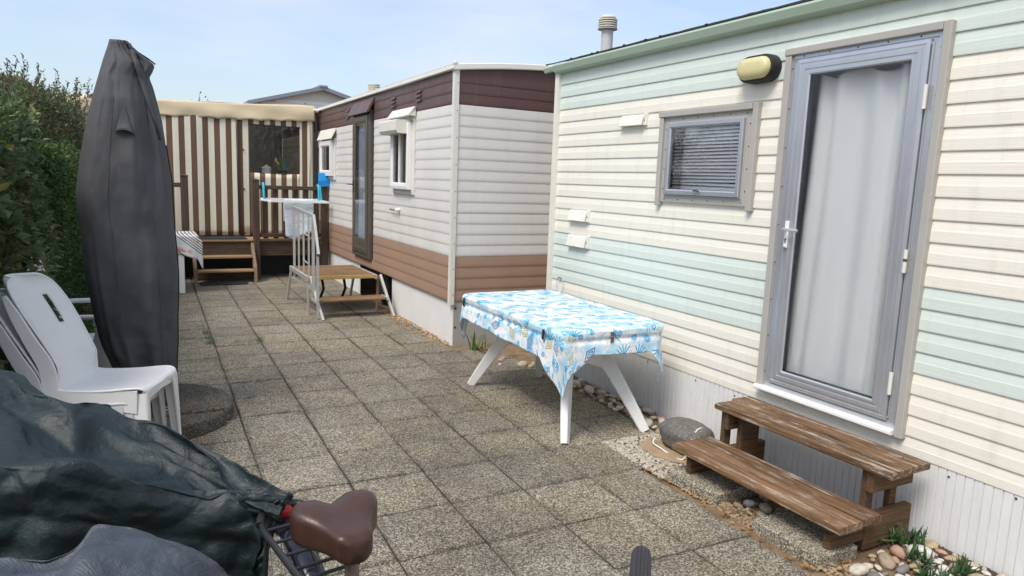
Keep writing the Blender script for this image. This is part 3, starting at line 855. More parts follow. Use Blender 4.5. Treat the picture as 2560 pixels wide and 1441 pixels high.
# ribbed skirting
def ribs(y0, y1, z0, z1, name='skirting_panel', x=3.262):
    n = int(round((y1 - y0) / 0.0405)); w = (y1 - y0) / n
    out = []
    for k in range(n):
        a = y0 + k * w
        out += [(x, a + 0.0005), (x - 0.009, a + 0.0035), (x - 0.0075, a + w - 0.0025), (x, a + w - 0.001)]
    prof = out + [(x + 0.01, y1), (x + 0.01, y0)]
    b = MB(); b.prism(prof, 'z', z0, z1); return b.build(name, M_SKIRT, H1)
for y0, y1 in ((3.187, 4.30), (4.303, 5.32), (1.30, 3.184), (-1.6, 1.297)):
    ribs(y0, y1, -0.03, 0.370)
for y in (1.45, 1.73, 2.05, 2.9, 3.05, 3.4, 3.9, 4.5):
    b = MB(); b.lathe([(0.006, 0), (0.004, -0.003)], (3.252, y, 0.345 + random.uniform(-.01, .01)), 8, 'x'); b.build('screw', M_SCREW, H1)

# glazed aluminium door
door = MB(); door.frame_x(2.045, 2.775, 0.508, 2.318, [(0, 3.245), (0, 3.222), (0.018, 3.219), (0.020, 3.222), (0.032, 3.222), (0.034, 3.218), (0.052, 3.218), (0.054, 3.222), (0.064, 3.222), (0.066, 3.219), (0.078, 3.219), (0.085, 3.227)])
DOOR = door.build('door', M_ALU, H1)
b = MB(); b.frame_x(1.985, 2.832, 0.474, 2.352, [(0, 3.268), (0, 3.234), (0.024, 3.232), (0.026, 3.238), (0.045, 3.238), (0.047, 3.231), (0.056, 3.231), (0.056, 3.268)]); b.build('door_frame', M_ALU, H1)
b = MB(); b.frame_x(2.052, 2.768, 0.515, 2.311, [(0, 3.24), (0, 3.236), (-0.008, 3.236), (-0.008, 3.240)]); b.build('door_seal', M_BLACK, DOOR)
for nm, bx in (('door_trim', (1.953, 1.993, 0.442, 2.388)), ('door_trim', (2.822, 2.864, 0.456, 2.3475))):
    b = MB(); b.box(3.216, 3.268, bx[0], bx[1], bx[2], bx[3], 0.004); b.build(nm, M_GREY, H1)
b = MB(); b.box(3.213, 3.268, 1.9935, 2.868, 2.349, 2.388, 0.004); b.build('door_trim', M_GREY, H1)
b = MB(); b.prism([(3.268, 0.452), (3.196, 0.452), (3.190, 0.457), (3.190, 0.470), (3.20, 0.477), (3.268, 0.4735)], 'y', 1.9945, 2.858); b.build('door_sill', M_PVC, H1)
b = MB(); b.frame_x(2.1312, 2.6888, 0.5942, 2.2318, [(0, 3.2288), (0, 3.262), (-0.05, 3.262)]); b.build('glazing_gasket', M_BLACK, DOOR)
b = MB(); b.box(3.2285, 3.2325, 2.1315, 2.6885, 0.5945, 2.2315); GL = b.build('door_glass', M_FROST, DOOR)
for seg in ((2.118, 2.124), (2.696, 2.702)): pass
# lock, handle
b = MB(); b.box(3.209, 3.2185, 2.728, 2.752, 1.295, 1.445, 0.002)
LOCK = b.build('lock_plate', M_PVC, DOOR)
b = MB(); b.tube([(3.212, 2.740, 1.40), (3.180, 2.740, 1.40), (3.176, 2.735, 1.40), (3.176, 2.64, 1.398)], 0.0085, 8); b.build('door_handle', M_ALU2, DOOR, smooth=40)
b = MB(); b.box(3.207, 3.2095, 2.737, 2.743, 1.322, 1.340); b.lathe([(0.0055, -0.0015), (0.0055, 0.0)], (3.2085, 2.740, 1.343), 8, 'x'); b.build('keyhole', M_BLACK, DOOR)
b = MB(); b.box(3.200, 3.2089, 2.731, 2.749, 1.296, 1.306, 0.002); b.build('latch', M_ALU2, DOOR)
for z in (2.06, 1.30, 0.70):
    b = MB(); b.lathe([(0.009, -0.055), (0.009, 0.055)], (3.213, 2.036, z), 10); b.box(3.217, 3.223, 2.030, 2.050, z - 0.05, z + 0.05); b.build('hinge', M_TRIMW, DOOR, smooth=40)
b = MB(); b.lathe([(0.0095, -0.007), (0.0095, 0.007)], (3.213, 2.036, 1.305), 10); b.build('rust_collar', M_SCREW, DOOR)
for z in np.linspace(0.56, 2.28, 9):
    for y in (1.9985, 2.8165):
        b = MB(); b.lathe([(0.0045, 0), (0.003, -0.003)], (3.2325, y, float(z)), 8, 'x'); b.build('screw', M_SCREW, H1)
for y in np.linspace(2.1, 2.75, 5):
    b = MB(); b.lathe([(0.0045, 0), (0.003, -0.003)], (3.2325, float(y), 2.338), 8, 'x'); b.build('screw', M_SCREW, H1)
# net curtain behind the door
nu, nv = 90, 14
pts = []
for i in range(nu):
    y = 2.03 + (2.70 - 2.03) * i / (nu - 1)
    col = []
    for j in range(nv):
        z = 0.50 + (2.235 - 0.50) * j / (nv - 1)
        col.append((3.315 + 0.026 * math.sin(y * 44 + 0.9 * math.sin(z * 1.3) + 2.2 * math.sin(y * 9)) + 0.012 * math.sin(y * 19 + z * .6), y + (0.012 * math.sin(z * 2.1) - 0.018 * (z - 1.3)) * (i / nu), z + 0.02 * math.sin(y * 21) * (j == nv - 1)))
    pts.append(col)
b = MB(); b.grid(pts); b.build('net_curtain', M_CURT, DOOR, smooth=180)

# window with venetian blind
b = MB(); b.frame_x(3.118, 3.818, 1.555, 2.043, [(0.007, 3.245), (0.007, 3.212), (0.010, 3.209), (0.032, 3.209), (0.034, 3.214), (0.042, 3.218), (0.042, 3.25)])
WIN = b.build('window', M_ALU, H1)
b = MB(); b.frame_x(3.122, 3.812, 1.560, 2.032, [(0, 3.2315), (-0.006, 3.2315), (-0.006, 3.24)]); b.build('sash_shadow_line', M_BLACK, WIN)  # black strip added as the shadow line between sash and frame
b = MB(); b.frame_x(3.072, 3.862, 1.510, 2.082, [(0, 3.268), (0, 3.234), (0.040, 3.232), (0.042, 3.226), (0.050, 3.226), (0.050, 3.268)]); b.build('window_frame', M_GREY, H1)
for a in ((3.030, 3.070, 1.482, 2.118), (3.864, 3.905, 1.482, 2.0785)):
    b = MB(); b.box(3.216, 3.268, *a[:2], *a[2:], 0.004); b.build('window_trim', M_GREY, H1)
b = MB(); b.box(3.210, 3.268, 3.0705, 3.912, 2.080, 2.118, 0.004); b.build('window_trim', M_GREY, H1)
for y in np.linspace(3.12, 3.82, 6):
    for z in (2.062, 1.530):
        b = MB(); b.lathe([(0.0045, 0), (0.003, -0.003)], (3.2325, float(y), z), 8, 'x'); b.build('screw', M_SCREW, H1)
for z in np.linspace(1.6, 2.0, 4):
    for y in (3.092, 3.842):
        b = MB(); b.lathe([(0.0045, 0), (0.003, -0.003)], (3.2325, y, float(z)), 8, 'x'); b.build('screw', M_SCREW, H1)
b = MB(); b.box(3.222, 3.226, 3.1605, 3.7755, 1.5975, 2.0005); b.build('window_glass', M_GLASS, WIN)
b = MB(); b.tube([(3.2, 3.45, 1.585), (3.196, 3.46, 1.592), (3.196, 3.50, 1.592)], 0.005, 6); b.build('window_catch', M_BLACK, WIN)
sl = MB(); sl.prism([(0.009, 0.0098), (-0.0015, 0.002), (-0.010, -0.0090), (-0.0106, -0.0084), (-0.0021, 0.0026), (0.0084, 0.0104)], 'y', -0.30, 0.296)
o = sl.build('blind_slat', M_BLIND); slat_me = o.data; bpy.data.objects.remove(o)
z = 1.615; k = 0
while z < 2.002:
    inst(slat_me, 'blind_slat', WIN, (3.250 - 3.3, 3.468 - 2.4 + random.gauss(0, .001), z), (random.gauss(0, .004), random.gauss(0.0, 0.03), random.gauss(0, .002))); z += 0.0218
b = MB(); b.box(3.24, 3.262, 3.165, 3.77, 1.598, 1.610, 0.003); b.build('blind_rail', M_BLIND, WIN)
for y in (3.24, 3.48, 3.70):
    b = MB(); b.tube([(3.238, y, 1.60), (3.238, y, 2.02)], 0.0012, 5); b.build('blind_cord', M_BLIND, WIN)

# bulkhead lamp
lm = thing('bulkhead_lamp', 'oval bulkhead lamp with yellowed diffuser between door and window', 'lamp', (3.25, 3.045, 2.30))
def stadium(cy, cz, L, Hh, n=12, tilt=0.06):
    r = Hh / 2; pts = []
    for sgn, a0 in ((1, -PI / 2), (-1, PI / 2)):
        for k in range(n + 1):
            a = a0 + PI * k / n
            y, z = sgn * (L / 2 - r) + r * math.cos(a), r * math.sin(a)
            pts.append((cy + y, cz + z))
    return pts
def shell_x(levels, cy, cz, L, Hh):
    b = MB(); rows = []
    for d, x in levels: rows.append([(x, y, z) for y, z in stadium(cy, cz, L - 2 * d, Hh - 2 * d)])
    n = len(rows[0]); vs = [p for r in rows for p in r]; fs = []
    for i in range(len(rows) - 1):
        for k in range(n): fs.append((i * n + k, i * n + (k + 1) % n, (i + 1) * n + (k + 1) % n, (i + 1) * n + k))
    fs.append(tuple((len(rows) - 1) * n + k for k in range(n))); b.add(vs, fs); return b
shell_x([(0, 3.25), (0, 3.19), (0.006, 3.178), (0.016, 3.176), (0.02, 3.182)], 3.045, 2.303, 0.268, 0.152).build('lamp_base', M_BLACK, lm, smooth=35)
shell_x([(0.014, 3.185), (0.016, 3.165), (0.024, 3.150), (0.038, 3.142), (0.055, 3.139)], 3.045, 2.303, 0.268, 0.152).build('diffuser', M_LAMPY, lm, smooth=60)
b = MB()
for y in (2.915, 3.03): b.lathe([(0.004, 0), (0.003, -0.002)], (3.176, 2.918 + (y - 2.915), 2.29), 6, 'x'); break
b.build('lamp_screw', M_SCREW, lm)

# vent cowls
def cowl(y0, y1, z0, z1, mat, lab):
    t = thing('vent_cowl', lab, 'vent', (3.25, (y0 + y1) / 2, z0))
    b = MB(); b.prism([(3.262, z1 + 0.012), (3.240, z1 + 0.010), (3.230, z1 - 0.010), (3.212, z0 + 0.004), (3.214, z0), (3.220, z0), (3.236, z1 - 0.016), (3.262, z1 - 0.01)], 'y', y0, y1)
    for ya in (y0, y1 - 0.003): b.prism([(3.262, z1 + 0.008), (3.236, z1 - 0.004), (3.218, z0 + 0.004), (3.262, z0)], 'y', ya, ya + 0.003)
    b.build('hood', mat, t)
    b = MB(); b.box(3.232, 3.262, y0 - 0.03, y0 - 0.0005, z0 - 0.002, z1 + 0.014, 0.003); b.build('side_flange', mat, t)
    b = MB(); b.lathe([(0.005, 0), (0.004, -0.003)], (3.232, y0 - 0.012, (z0 + z1) / 2), 8, 'x'); b.build('screw', M_SCREW, t)
cowl(4.10, 4.37, 2.043, 2.112, M_CREAM, 'cream vent cowl high on the cream siding left of the window')
cowl(4.76, 5.02, 1.306, 1.385, M_CREAM, 'cream vent cowl low on the cream siding near the corner post')
cowl(4.75, 5.02, 1.092, 1.178, M_TRIMW, 'white vent cowl on the top mint board below the cream one')
rg = MB(); rg.tube([(3.236, 5.12 + 0.056 * math.cos(a), 0.735 + 0.062 * math.sin(a)) for a in np.linspace(0, 2 * PI, 28, endpoint=False)], 0.0028, 6, closed=True)
o = rg.build('hanging_ring', plain('pale blue plastic ring', (0.55, 0.60, 0.75, 1), 0.4), None, smooth=180, loc=(3.236, 5.12, 0.735)); tag(o, 'thin pale ring hanging on the siding behind the table', 'ring')
b = MB(); b.tube([(3.232, 5.12 + 0.058 * math.cos(a), 0.735 + 0.064 * math.sin(a)) for a in np.linspace(PI * .33, PI * .67, 8)], 0.0045, 6); b.build('ring_grip', plain('navy tape', (0.03, 0.03, 0.12, 1), 0.5), o)

# ------------------------------------------------------------------ home with maroon, white and tan bands
H2 = thing('mobile_home', 'mobile home clad in maroon, off white and tan horizontal bands', 'mobile home', (2.7, 9.0, 0))
X2 = 2.672; YE = 6.205; P2 = 0.1045
def ribprof(z0, z1, pitch=P2):
    out = []; z = z0
    fr = [(0.0, 0.000), (0.05, 0.0018), (0.12, 0.0036), (0.24, 0.0042), (0.42, 0.0036), (0.7, 0.0020), (0.9, 0.0008)]
    n = max(1, int(round((z1 - z0) / pitch))); w = (z1 - z0) / n
    for k in range(n):
        for f, x in fr: out.append((x, z0 + (k + f) * w))
    out.append((0.0, z1)); return out
def sheet_x(z0, z1, y0, y1, mat, name='cladding_sheet'):
    pr = [(X2 - d, z) for d, z in ribprof(z0, z1)] + [(X2 + 0.02, z1), (X2 + 0.02, z0)]
    b = MB(); b.prism(pr, 'y', y0, y1); return b.build(name, mat, H2, smooth=38)
def sheet_y(z0, z1, x0, x1, mat):
    pr = [(YE - d, z) for d, z in ribprof(z0, z1)] + [(YE + 0.02, z1), (YE + 0.02, z0)]
    b = MB(); b.prism(pr, 'x', x0, x1); return b.build('cladding_sheet', mat, H2, smooth=38)
bands = [(0.428, 0.868, M_TAN), (0.870, 1.288, M_WHITE2), (1.290, 2.308, M_WHITE2), (2.310, 2.622, M_MAROON)]
splits = [6.235, 7.39, 8.735, 9.61, 11.9, 15.0]
for z0, z1, m in bands:
    for a, c in zip(splits[:-1], splits[1:]):
        if abs(a - 8.735) < .01:
            if m is M_TAN: sheet_x(z0, 0.548, a + .001, c - .001, m)
            elif m is M_MAROON: sheet_x(2.47, z1, a + .001, c - .001, m)
            continue
        sheet_x(z0, z1, a + .001, c - .001, m)
b = MB(); b.box(X2 + 0.021, X2 + 0.03, 6.24, 15, 0.42, 2.62); b.build('wall_core', M_DARKIN, H2)
for z0, z1, m in bands[:3]:
    sheet_y(z0, z1, 2.702, 5.72, m)
def arc(x): return 2.655 + 0.105 * (1 - ((x - 4.22) / 1.55) ** 2)
# curved top of the maroon end sheet
xs = np.linspace(2.702, 5.72, 24); pr = ribprof(2.310, 2.60)
b = MB(); b.grid([[(x, YE - d, z if z < 2.599 else arc(x) - 0.03) for d, z in pr + [(0.0, 2.601)]] for x in xs]); b.build('cladding_sheet', M_MAROON, H2)
b = MB(); b.box(2.70, 5.73, YE + 0.021, YE + 0.03, 0.42, 2.62); b.box(5.70, 5.73, YE + 0.03, 15, 0.42, 2.62); b.box(2.71, 5.70, YE + .03, 15, 0.42, 0.45); b.build('wall_core', M_DARKIN, H2)
b = MB(); b.prism([(X2 - 0.016, YE - 0.016), (2.705, YE - 0.016), (2.705, YE), (X2, YE), (X2, 6.238), (X2 - 0.016, 6.238)], 'z', 0.40, 2.66); b.build('corner_post', M_TRIMW, H2)
for z in np.linspace(0.5, 2.5, 9):
    b = MB(); b.lathe([(0.005, 0), (0.004, -0.003)], (X2 + .018, YE - 0.016, float(z)), 8, 'y'); b.build('screw', M_SCREW, H2)
# eaves trim: along the side and round the curved end
b = MB(); b.prism([(X2 - 0.028, 2.618), (X2 - 0.036, 2.626), (X2 - 0.032, 2.662), (X2 - 0.016, 2.674), (X2 + 0.02, 2.676), (X2 + 0.02, 2.618)], 'y', YE - 0.03, 15); b.build('eaves_trim', M_TRIMW, H2)
b = MB(); xs = np.linspace(X2 - 0.03, 5.76, 40)
b.grid([[(x, YE - 0.03, arc(x) - 0.042), (x, YE - 0.036, arc(x) - 0.034), (x, YE - 0.034, arc(x) + 0.008), (x, YE - 0.01, arc(x) + 0.018), (x, YE + 0.03, arc(x) + 0.018), (x, YE + 0.03, arc(x) - 0.042), (x, YE - 0.03, arc(x) - 0.042)] for x in xs]); b.build('end_trim', M_TRIMW, H2)
b = MB(); b.lathe([(0.02, 0), (0.02, 0.02), (0.01, 0.03)], (X2 - 0.02, YE - 0.02, 2.666), 10); b.build('trim_cap', M_TRIMW, H2)
b = MB(); b.grid([[(x, y, arc(x) + 0.016) for y in (YE + .028, 15)] for x in xs]); b.build('roof', plain('pale roof sheet', (0.5, 0.5, 0.48, 1), 0.6), H2)
# base panels
for y0, y1 in ((6.212, 7.38), (7.384, 8.06), (9.45, 11.2), (11.204, 13.5)):
    b = MB(); b.box(2.700, 2.712, y0, y1, -0.03, 0.43, 0.002); b.build('base_panel', M_PANEL, H2)
b = MB(); b.box(2.712, 4.3, 6.212, 6.224, -0.03, 0.43, 0.002); b.build('base_panel', plain('grey cement board', (0.36, 0.35, 0.33, 1), 0.8, var=0.12, bump=0.002), H2)
for z, y in ((0.36, 6.2), (0.17, 6.2)):
    b = MB(); b.lathe([(0.013, 0), (0.01, -0.004)], (2.73, 6.212, z), 10, 'y'); b.build('bolt_head', M_SCREW, H2)
# door
b = MB(); b.frame_x(8.775, 9.565, 0.552, 2.44, [(0, 2.69), (0, 2.628), (0.012, 2.622), (0.05, 2.622), (0.056, 2.630), (0.056, 2.69)])
D2 = b.build('door', M_BRONZE, H2)
b = MB(); b.frame_x(8.835, 9.505, 0.61, 2.38, [(0, 2.65), (0, 2.612), (0.05, 2.608), (0.085, 2.612), (0.095, 2.622), (0.095, 2.66)]); b.build('door_leaf', M_BRONZE, D2)
b = MB(); b.box(2.612, 2.65, 8.90, 9.44, 0.62, 0.80, 0.004); b.build('kick_panel', M_BRONZE, D2)
b = MB(); b.box(2.618, 2.621, 8.93, 9.41, 0.80, 2.285); b.build('door_glass', M_FLUTE, D2)
b = MB(); b.box(2.668, 2.671, 8.83, 9.52, 0.60, 2.39); b.build('curtain', plain('grey blue door curtain', (0.50, 0.55, 0.60, 1), 0.9, var=0.25, vs=2.2, stretch=(1, 1, 1.6)), D2)
b = MB(); b.box(2.60, 2.612, 9.44, 9.47, 1.40, 1.56, 0.003); b.tube([(2.605, 9.455, 1.50), (2.56, 9.455, 1.50), (2.555, 9.46, 1.50), (2.555, 9.57, 1.50)], 0.008, 6); b.build('door_handle', M_BLACK, D2)
b = MB(); b.prism([(2.668, 2.58), (2.66, 2.585), (2.565, 2.402), (2.57, 2.395), (2.60, 2.41), (2.668, 2.545)], 'y', 8.72, 9.63); b.build('door_hood', M_MAROON, H2)
# window with roller shutter box
b = MB(); b.frame_x(7.235, 7.93, 1.430, 2.325, [(0, 2.668), (0, 2.652), (0.035, 2.648), (0.055, 2.648), (0.055, 2.668)]); W1 = b.build('window', M_TRIMW, H2)
b = MB(); b.frame_x(7.295, 7.895, 1.485, 2.20, [(0, 2.66), (0, 2.605), (0.03, 2.60), (0.062, 2.604), (0.07, 2.615), (0.07, 2.66)]); b.build('window_frame', M_PVC, W1)
b = MB(); b.box(2.622, 2.626, 7.36, 7.83, 1.55, 2.135); b.build('window_glass', M_GLASS, W1)
b = MB(); b.box(2.655, 2.6575, 7.36, 7.60, 1.54, 2.14); b.build('window_curtain', plain('beige curtain', (0.42, 0.38, 0.30, 1), 0.9, var=0.2, vs=5, stretch=(1, 12, .3)), W1)
b = MB(); b.box(2.658, 2.661, 7.30, 7.89, 1.49, 2.2); b.build('dark_room_sheet', M_BLACK, W1)  # black sheet standing in for the unlit room behind the glass
b = MB(); b.box(2.605, 2.65, 7.585, 7.612, 1.54, 2.14, 0.003); b.build('window_mullion', M_PVC, W1)
b = MB(); b.prism([(2.648, 2.225), (2.49, 2.225), (2.48, 2.215), (2.48, 2.115), (2.50, 2.085), (2.648, 2.08)], 'y', 7.33, 7.93); b.build('shutter_box', M_TRIMW, H2)
b = MB(); b.prism([(2.652, 2.355), (2.645, 2.362), (2.575, 2.270), (2.58, 2.262), (2.652, 2.335)], 'y', 7.215, 7.95)
for ya in (7.215, 7.946): b.prism([(2.655, 2.352), (2.585, 2.268), (2.655, 2.262)], 'y', ya, ya + 0.004)
b.build('window_hood', M_TRIMW, H2)
# small far window
b = MB(); b.frame_x(10.62, 11.47, 1.545, 2.16, [(0, 2.668), (0, 2.648), (0.05, 2.645), (0.05, 2.668)]); W2 = b.build('window', M_TRIMW, H2)
b = MB(); b.frame_x(10.70, 11.42, 1.60, 2.13, [(0, 2.66), (0, 2.60), (0.07, 2.60), (0.085, 2.62), (0.085, 2.66)]); b.build('window_frame', M_PVC, W2)
b = MB(); b.box(2.624, 2.628, 10.78, 11.34, 1.67, 2.06); b.build('window_glass', M_GLASS, W2)
b = MB(); b.box(2.658, 2.661, 10.72, 11.4, 1.62, 2.11); b.build('dark_room_sheet', M_BLACK, W2)  # black sheet in place of a dark room, as in the shutter window
b = MB(); b.prism([(2.655, 2.30), (2.645, 2.305), (2.58, 2.15), (2.585, 2.142), (2.655, 2.27)], 'y', 10.58, 11.50); b.build('window_hood', M_TRIMW, H2)
# louvres in the maroon band
for yc in (7.15, 7.98, 9.95):
    for k in range(3):
        b = MB(); z = 2.405 + 0.045 * k
        b.prism([(2.663, z), (2.648, z), (2.650, z + 0.006), (2.663, z + 0.026)], 'y', yc - 0.075, yc + 0.075); b.build('louvre', M_MAROON, H2)
b = MB(); b.box(2.617, 2.662, 11.66, 11.93, 2.045, 2.175, 0.012); b.lathe([(0.03, 0), (0.018, -0.02)], (2.638, 11.79, 2.045), 10); LB = b.build('wall_lamp', M_PVC, None, smooth=30, loc=(2.65, 11.79, 2.04)); tag(LB, 'small white box lamp beside the far white window', 'lamp')
# hook and chain
b = MB(); b.lathe([(0.022, 0), (0.022, -0.02), (0.012, -0.05)], (2.662, 7.72, 1.245), 12, 'x'); CH = b.build('wall_hook', M_PVC, None, smooth=40, loc=(2.662, 7.72, 1.24)); tag(CH, 'white wall hook with a short chain below the shutter window', 'hook')
for k in range(7):
    b = MB(); y = 7.75 + k * 0.033; z = 1.243 - 0.006 * math.sin(k / 6 * PI)
    b.tube([(2.630 + (0.008 * math.cos(a) if k % 2 else 0), y + 0.02 * math.sin(a), z + (0 if k % 2 else 0.008 * math.cos(a))) for a in np.linspace(0, 2 * PI, 10, endpoint=False)], 0.0035, 5, closed=True); b.build('chain_link', M_CHAIN, CH)
# flue on the second roof
f2 = thing('roof_flue', 'small bleached flue cap on the far banded home', 'flue', (3.02, 9.9, 2.70))
b = MB(); b.lathe([(0.055, 2.66), (0.055, 2.83)], (3.02, 9.9, 0), 16); b.build('pipe', M_CAPG, f2, smooth=40)
for k in range(4):
    b = MB(); z = 2.80 + 0.026 * k; b.lathe([(0.05, z), (0.085, z), (0.085, z + 0.016), (0.05, z + 0.018)], (3.02, 9.9, 0), 16); b.build('cap_ring', M_CAPB, f2, smooth=40)
b = MB(); b.lathe([(0.06, 2.80), (0.06, 2.885)], (3.02, 9.9, 0), 16); b.build('core', M_BLACK, f2)
# downpipe dark strip where awning meets home
b = MB(); b.tube([(2.60, 11.64, 2.55), (2.61, 11.64, 2.5), (2.61, 11.64, 0.62)], 0.022, 8); o = b.build('downpipe', M_STEELBLK, None, smooth=40, loc=(2.61, 11.64, 0.6)); tag(o, 'dark vertical pole at the seam between striped awning and home', 'pole')
b = MB(); b.tube([(2.55, 11.60, 2.625), (2.63, 11.60, 2.615)], 0.03, 10); o = b.build('gutter_spout', M_TRIMW, None, smooth=40, loc=(2.6, 11.6, 2.6)); tag(o, 'pale gutter spout at the end of the awning valance', 'spout')

# ------------------------------------------------------------------ striped awning and deck
YA = 11.70
AW = thing('striped_awning', 'brown and cream striped awning room with a beige valance on the deck', 'awning', (1.2, 12.4, 0.6))
def curtain(name, x0, x1, z0, z1, y, amp, holes=(), mat=None, nx=60, nz=24, seed=0.0):
    b = MB(); pts = []
    for i in range(nx):
        x = x0 + (x1 - x0) * i / (nx - 1)
        pts.append([(x, y + amp * (math.sin(x * 7 + seed + 0.5 * math.sin(2.2 * (z0 + (z1 - z0) * j / (nz - 1)))) + 0.5 * math.sin(x * 19 + seed * 2)), z0 + (z1 - z0) * j / (nz - 1)) for j in range(nz)])
    b.grid(pts); return b.build(name, mat or M_STRIPE, AW, smooth=180, solid=0.003)
curtain('door_curtain', -1.1, 1.415, 0.632, 2.60, YA - 0.03, 0.012, seed=0.4, nx=110)
# panel with its window: four strips round the opening
for x0, x1, z0, z1 in ((1.42, 1.595, 0.625, 2.62), (1.596, 2.352, 0.625, 1.606), (1.596, 2.352, 2.338, 2.62), (2.353, 2.585, 0.625, 2.62)):
    curtain('wall_panel', x0, x1, z0, z1, YA, 0.003, nx=24, nz=12)
b = MB(); b.box(1.585, 2.362, YA - 0.012, YA - 0.004, 2.33, 2.35, 0.002); b.build('window_bar', M_STEELBLK, AW)
b = MB(); b.box(1.59, 2.358, YA - 0.002, YA + 0.001, 1.60, 2.34); b.build('window_film', M_FILM, AW)
b = MB(); b.tube([(1.416, YA - 0.045, 0.64), (1.405, YA - 0.045, 1.6), (1.40, YA - 0.045, 2.5)], 0.006, 6); b.build('zip', M_STEELBLK, AW)
for z in (0.66, 1.35, 1.95):
    b = MB(); b.lathe([(0.015, 0), (0.01, -0.012)], (1.50, YA - 0.012, z), 8, 'y'); b.build('strap_button', M_WOODZ, AW)
b = MB(); b.tube([(2.50, YA - 0.02, 2.40), (2.505, YA - 0.03, 2.0), (2.49, YA - 0.02, 1.5), (2.5, YA - 0.02, 1.1)], 0.009, 6); b.build('cord', M_CORD, AW)
# valance with scalloped edge
b = MB(); nx = 150; pts = []
for i in range(nx):
    x = -1.15 + 3.74 * i / (nx - 1)
    top = 2.60 + 0.045 * (x - 0.35) + 0.006 * math.sin(x * 3)
    sc = 0.018 * abs(math.sin((x + 0.05) * PI / 0.30))
    drop = 0.235 + 0.03 * max(0, (x - 0.35) / 2.2)
    row = []
    for j in range(9):
        f = j / 8
        bulge = 0.016 * math.sin(f * PI * .7) + 0.008 * math.sin(x * 11 + f * 2) * f + 0.006 * math.sin(x * 4.2 - f * 5)
        row.append((x, YA - 0.035 - bulge, top - (drop - sc) * f))
    pts.append(row)
b.grid(pts); b.build('valance', M_VAL, AW, smooth=180, solid=0.004)
b = MB(); b.grid([[(x, YA - 0.035, 2.60 + 0.045 * (x - 0.35) + 0.006 * math.sin(x * 3)) , (x, 13.4, 2.61 + .04 * (x - .35)), (x, 15.0, 2.60)] for x in np.linspace(-1.15, 2.59, 12)]); b.build('awning_roof', M_VAL, AW, smooth=60)
b = MB(); b.box(-1.12, -1.10, YA, 14.95, 0.6, 2.60); b.box(-1.1, 2.66, 14.93, 14.95, 0.6, 2.70); b.build('back_wall', plain('dim canvas', (0.16, 0.14, 0.11, 1), 0.9, var=.3, vs=1.5, stretch=(5, 1, .4)), AW)
# things seen through the awning window
sh = MB(); sh.box(1.55, 2.45, 11.75, 12.0, 1.54, 1.565, 0.003); sh.box(1.6, 1.64, 11.85, 11.95, 0.61, 1.54); sh.box(2.36, 2.40, 11.85, 11.95, 0.61, 1.54)
o = sh.build('shelf', M_DECKX, None, loc=(2.0, 12, 0.61)); tag(o, 'narrow shelf just inside the awning window', 'shelf')
jar = thing('lidded_jar', 'white lidded jar behind the awning window', 'jar', (1.86, 11.82, 1.566))
b = MB(); b.lathe([(0.055, 1.566), (0.068, 1.58), (0.07, 1.68), (0.072, 1.685)], (1.86, 11.82, 0), 20); b.build('jar_body', M_PVC, jar, smooth=40)
b = MB(); b.lathe([(0.078, 1.687), (0.074, 1.695), (0.03, 1.72), (0.012, 1.73), (0.012, 1.742), (0.002, 1.746)], (1.86, 11.82, 0), 20); b.build('lid', M_PVC, jar, smooth=40)
pl = thing('flowering_plant', 'green plant with a yellow flower behind the awning window', 'plant', (2.12, 11.84, 1.566))
b = MB()
for (dx, h, w, l) in ((0.0, 0.34, 0.05, 0), (-0.06, 0.40, 0.03, .4), (0.06, 0.42, 0.03, -.3), (0.12, 0.22, 0.06, -.9), (-0.12, 0.2, 0.05, .9), (0.03, .3, .06, .2)):
    p0 = Vector((2.12, 11.84, 1.566)); mid = p0 + Vector((dx * .5, -.01, h * .6)); tip = p0 + Vector((dx * 1.25, -.03, h))
    b.add([p0 + Vector((-.012, 0, 0)), p0 + Vector((.012, 0, 0)), mid + Vector((w * .5, .01, 0)), tip, mid + Vector((-w * .5, .01, 0))], [(0, 1, 2, 3, 4)])
b.build('foliage', plain('green plant', (0.06, 0.22, 0.12, 1), 0.6), pl)
b = MB()
for k in range(5): b.lathe([(0.004, 0), (0.018, 0.015), (0.006, 0.04)], (2.02 + 0.02 * math.cos(k), 11.80, 1.74 + 0.018 * k), 8)
b.build('flower', plain('yellow petals', (0.75, 0.55, 0.05, 1), 0.6), pl)
b = MB(); b.lathe([(0.05, 1.566), (0.062, 1.60), (0.058, 1.66)], (2.12, 11.84, 0), 14); b.build('pot', M_STEELBLK, pl, smooth=40)

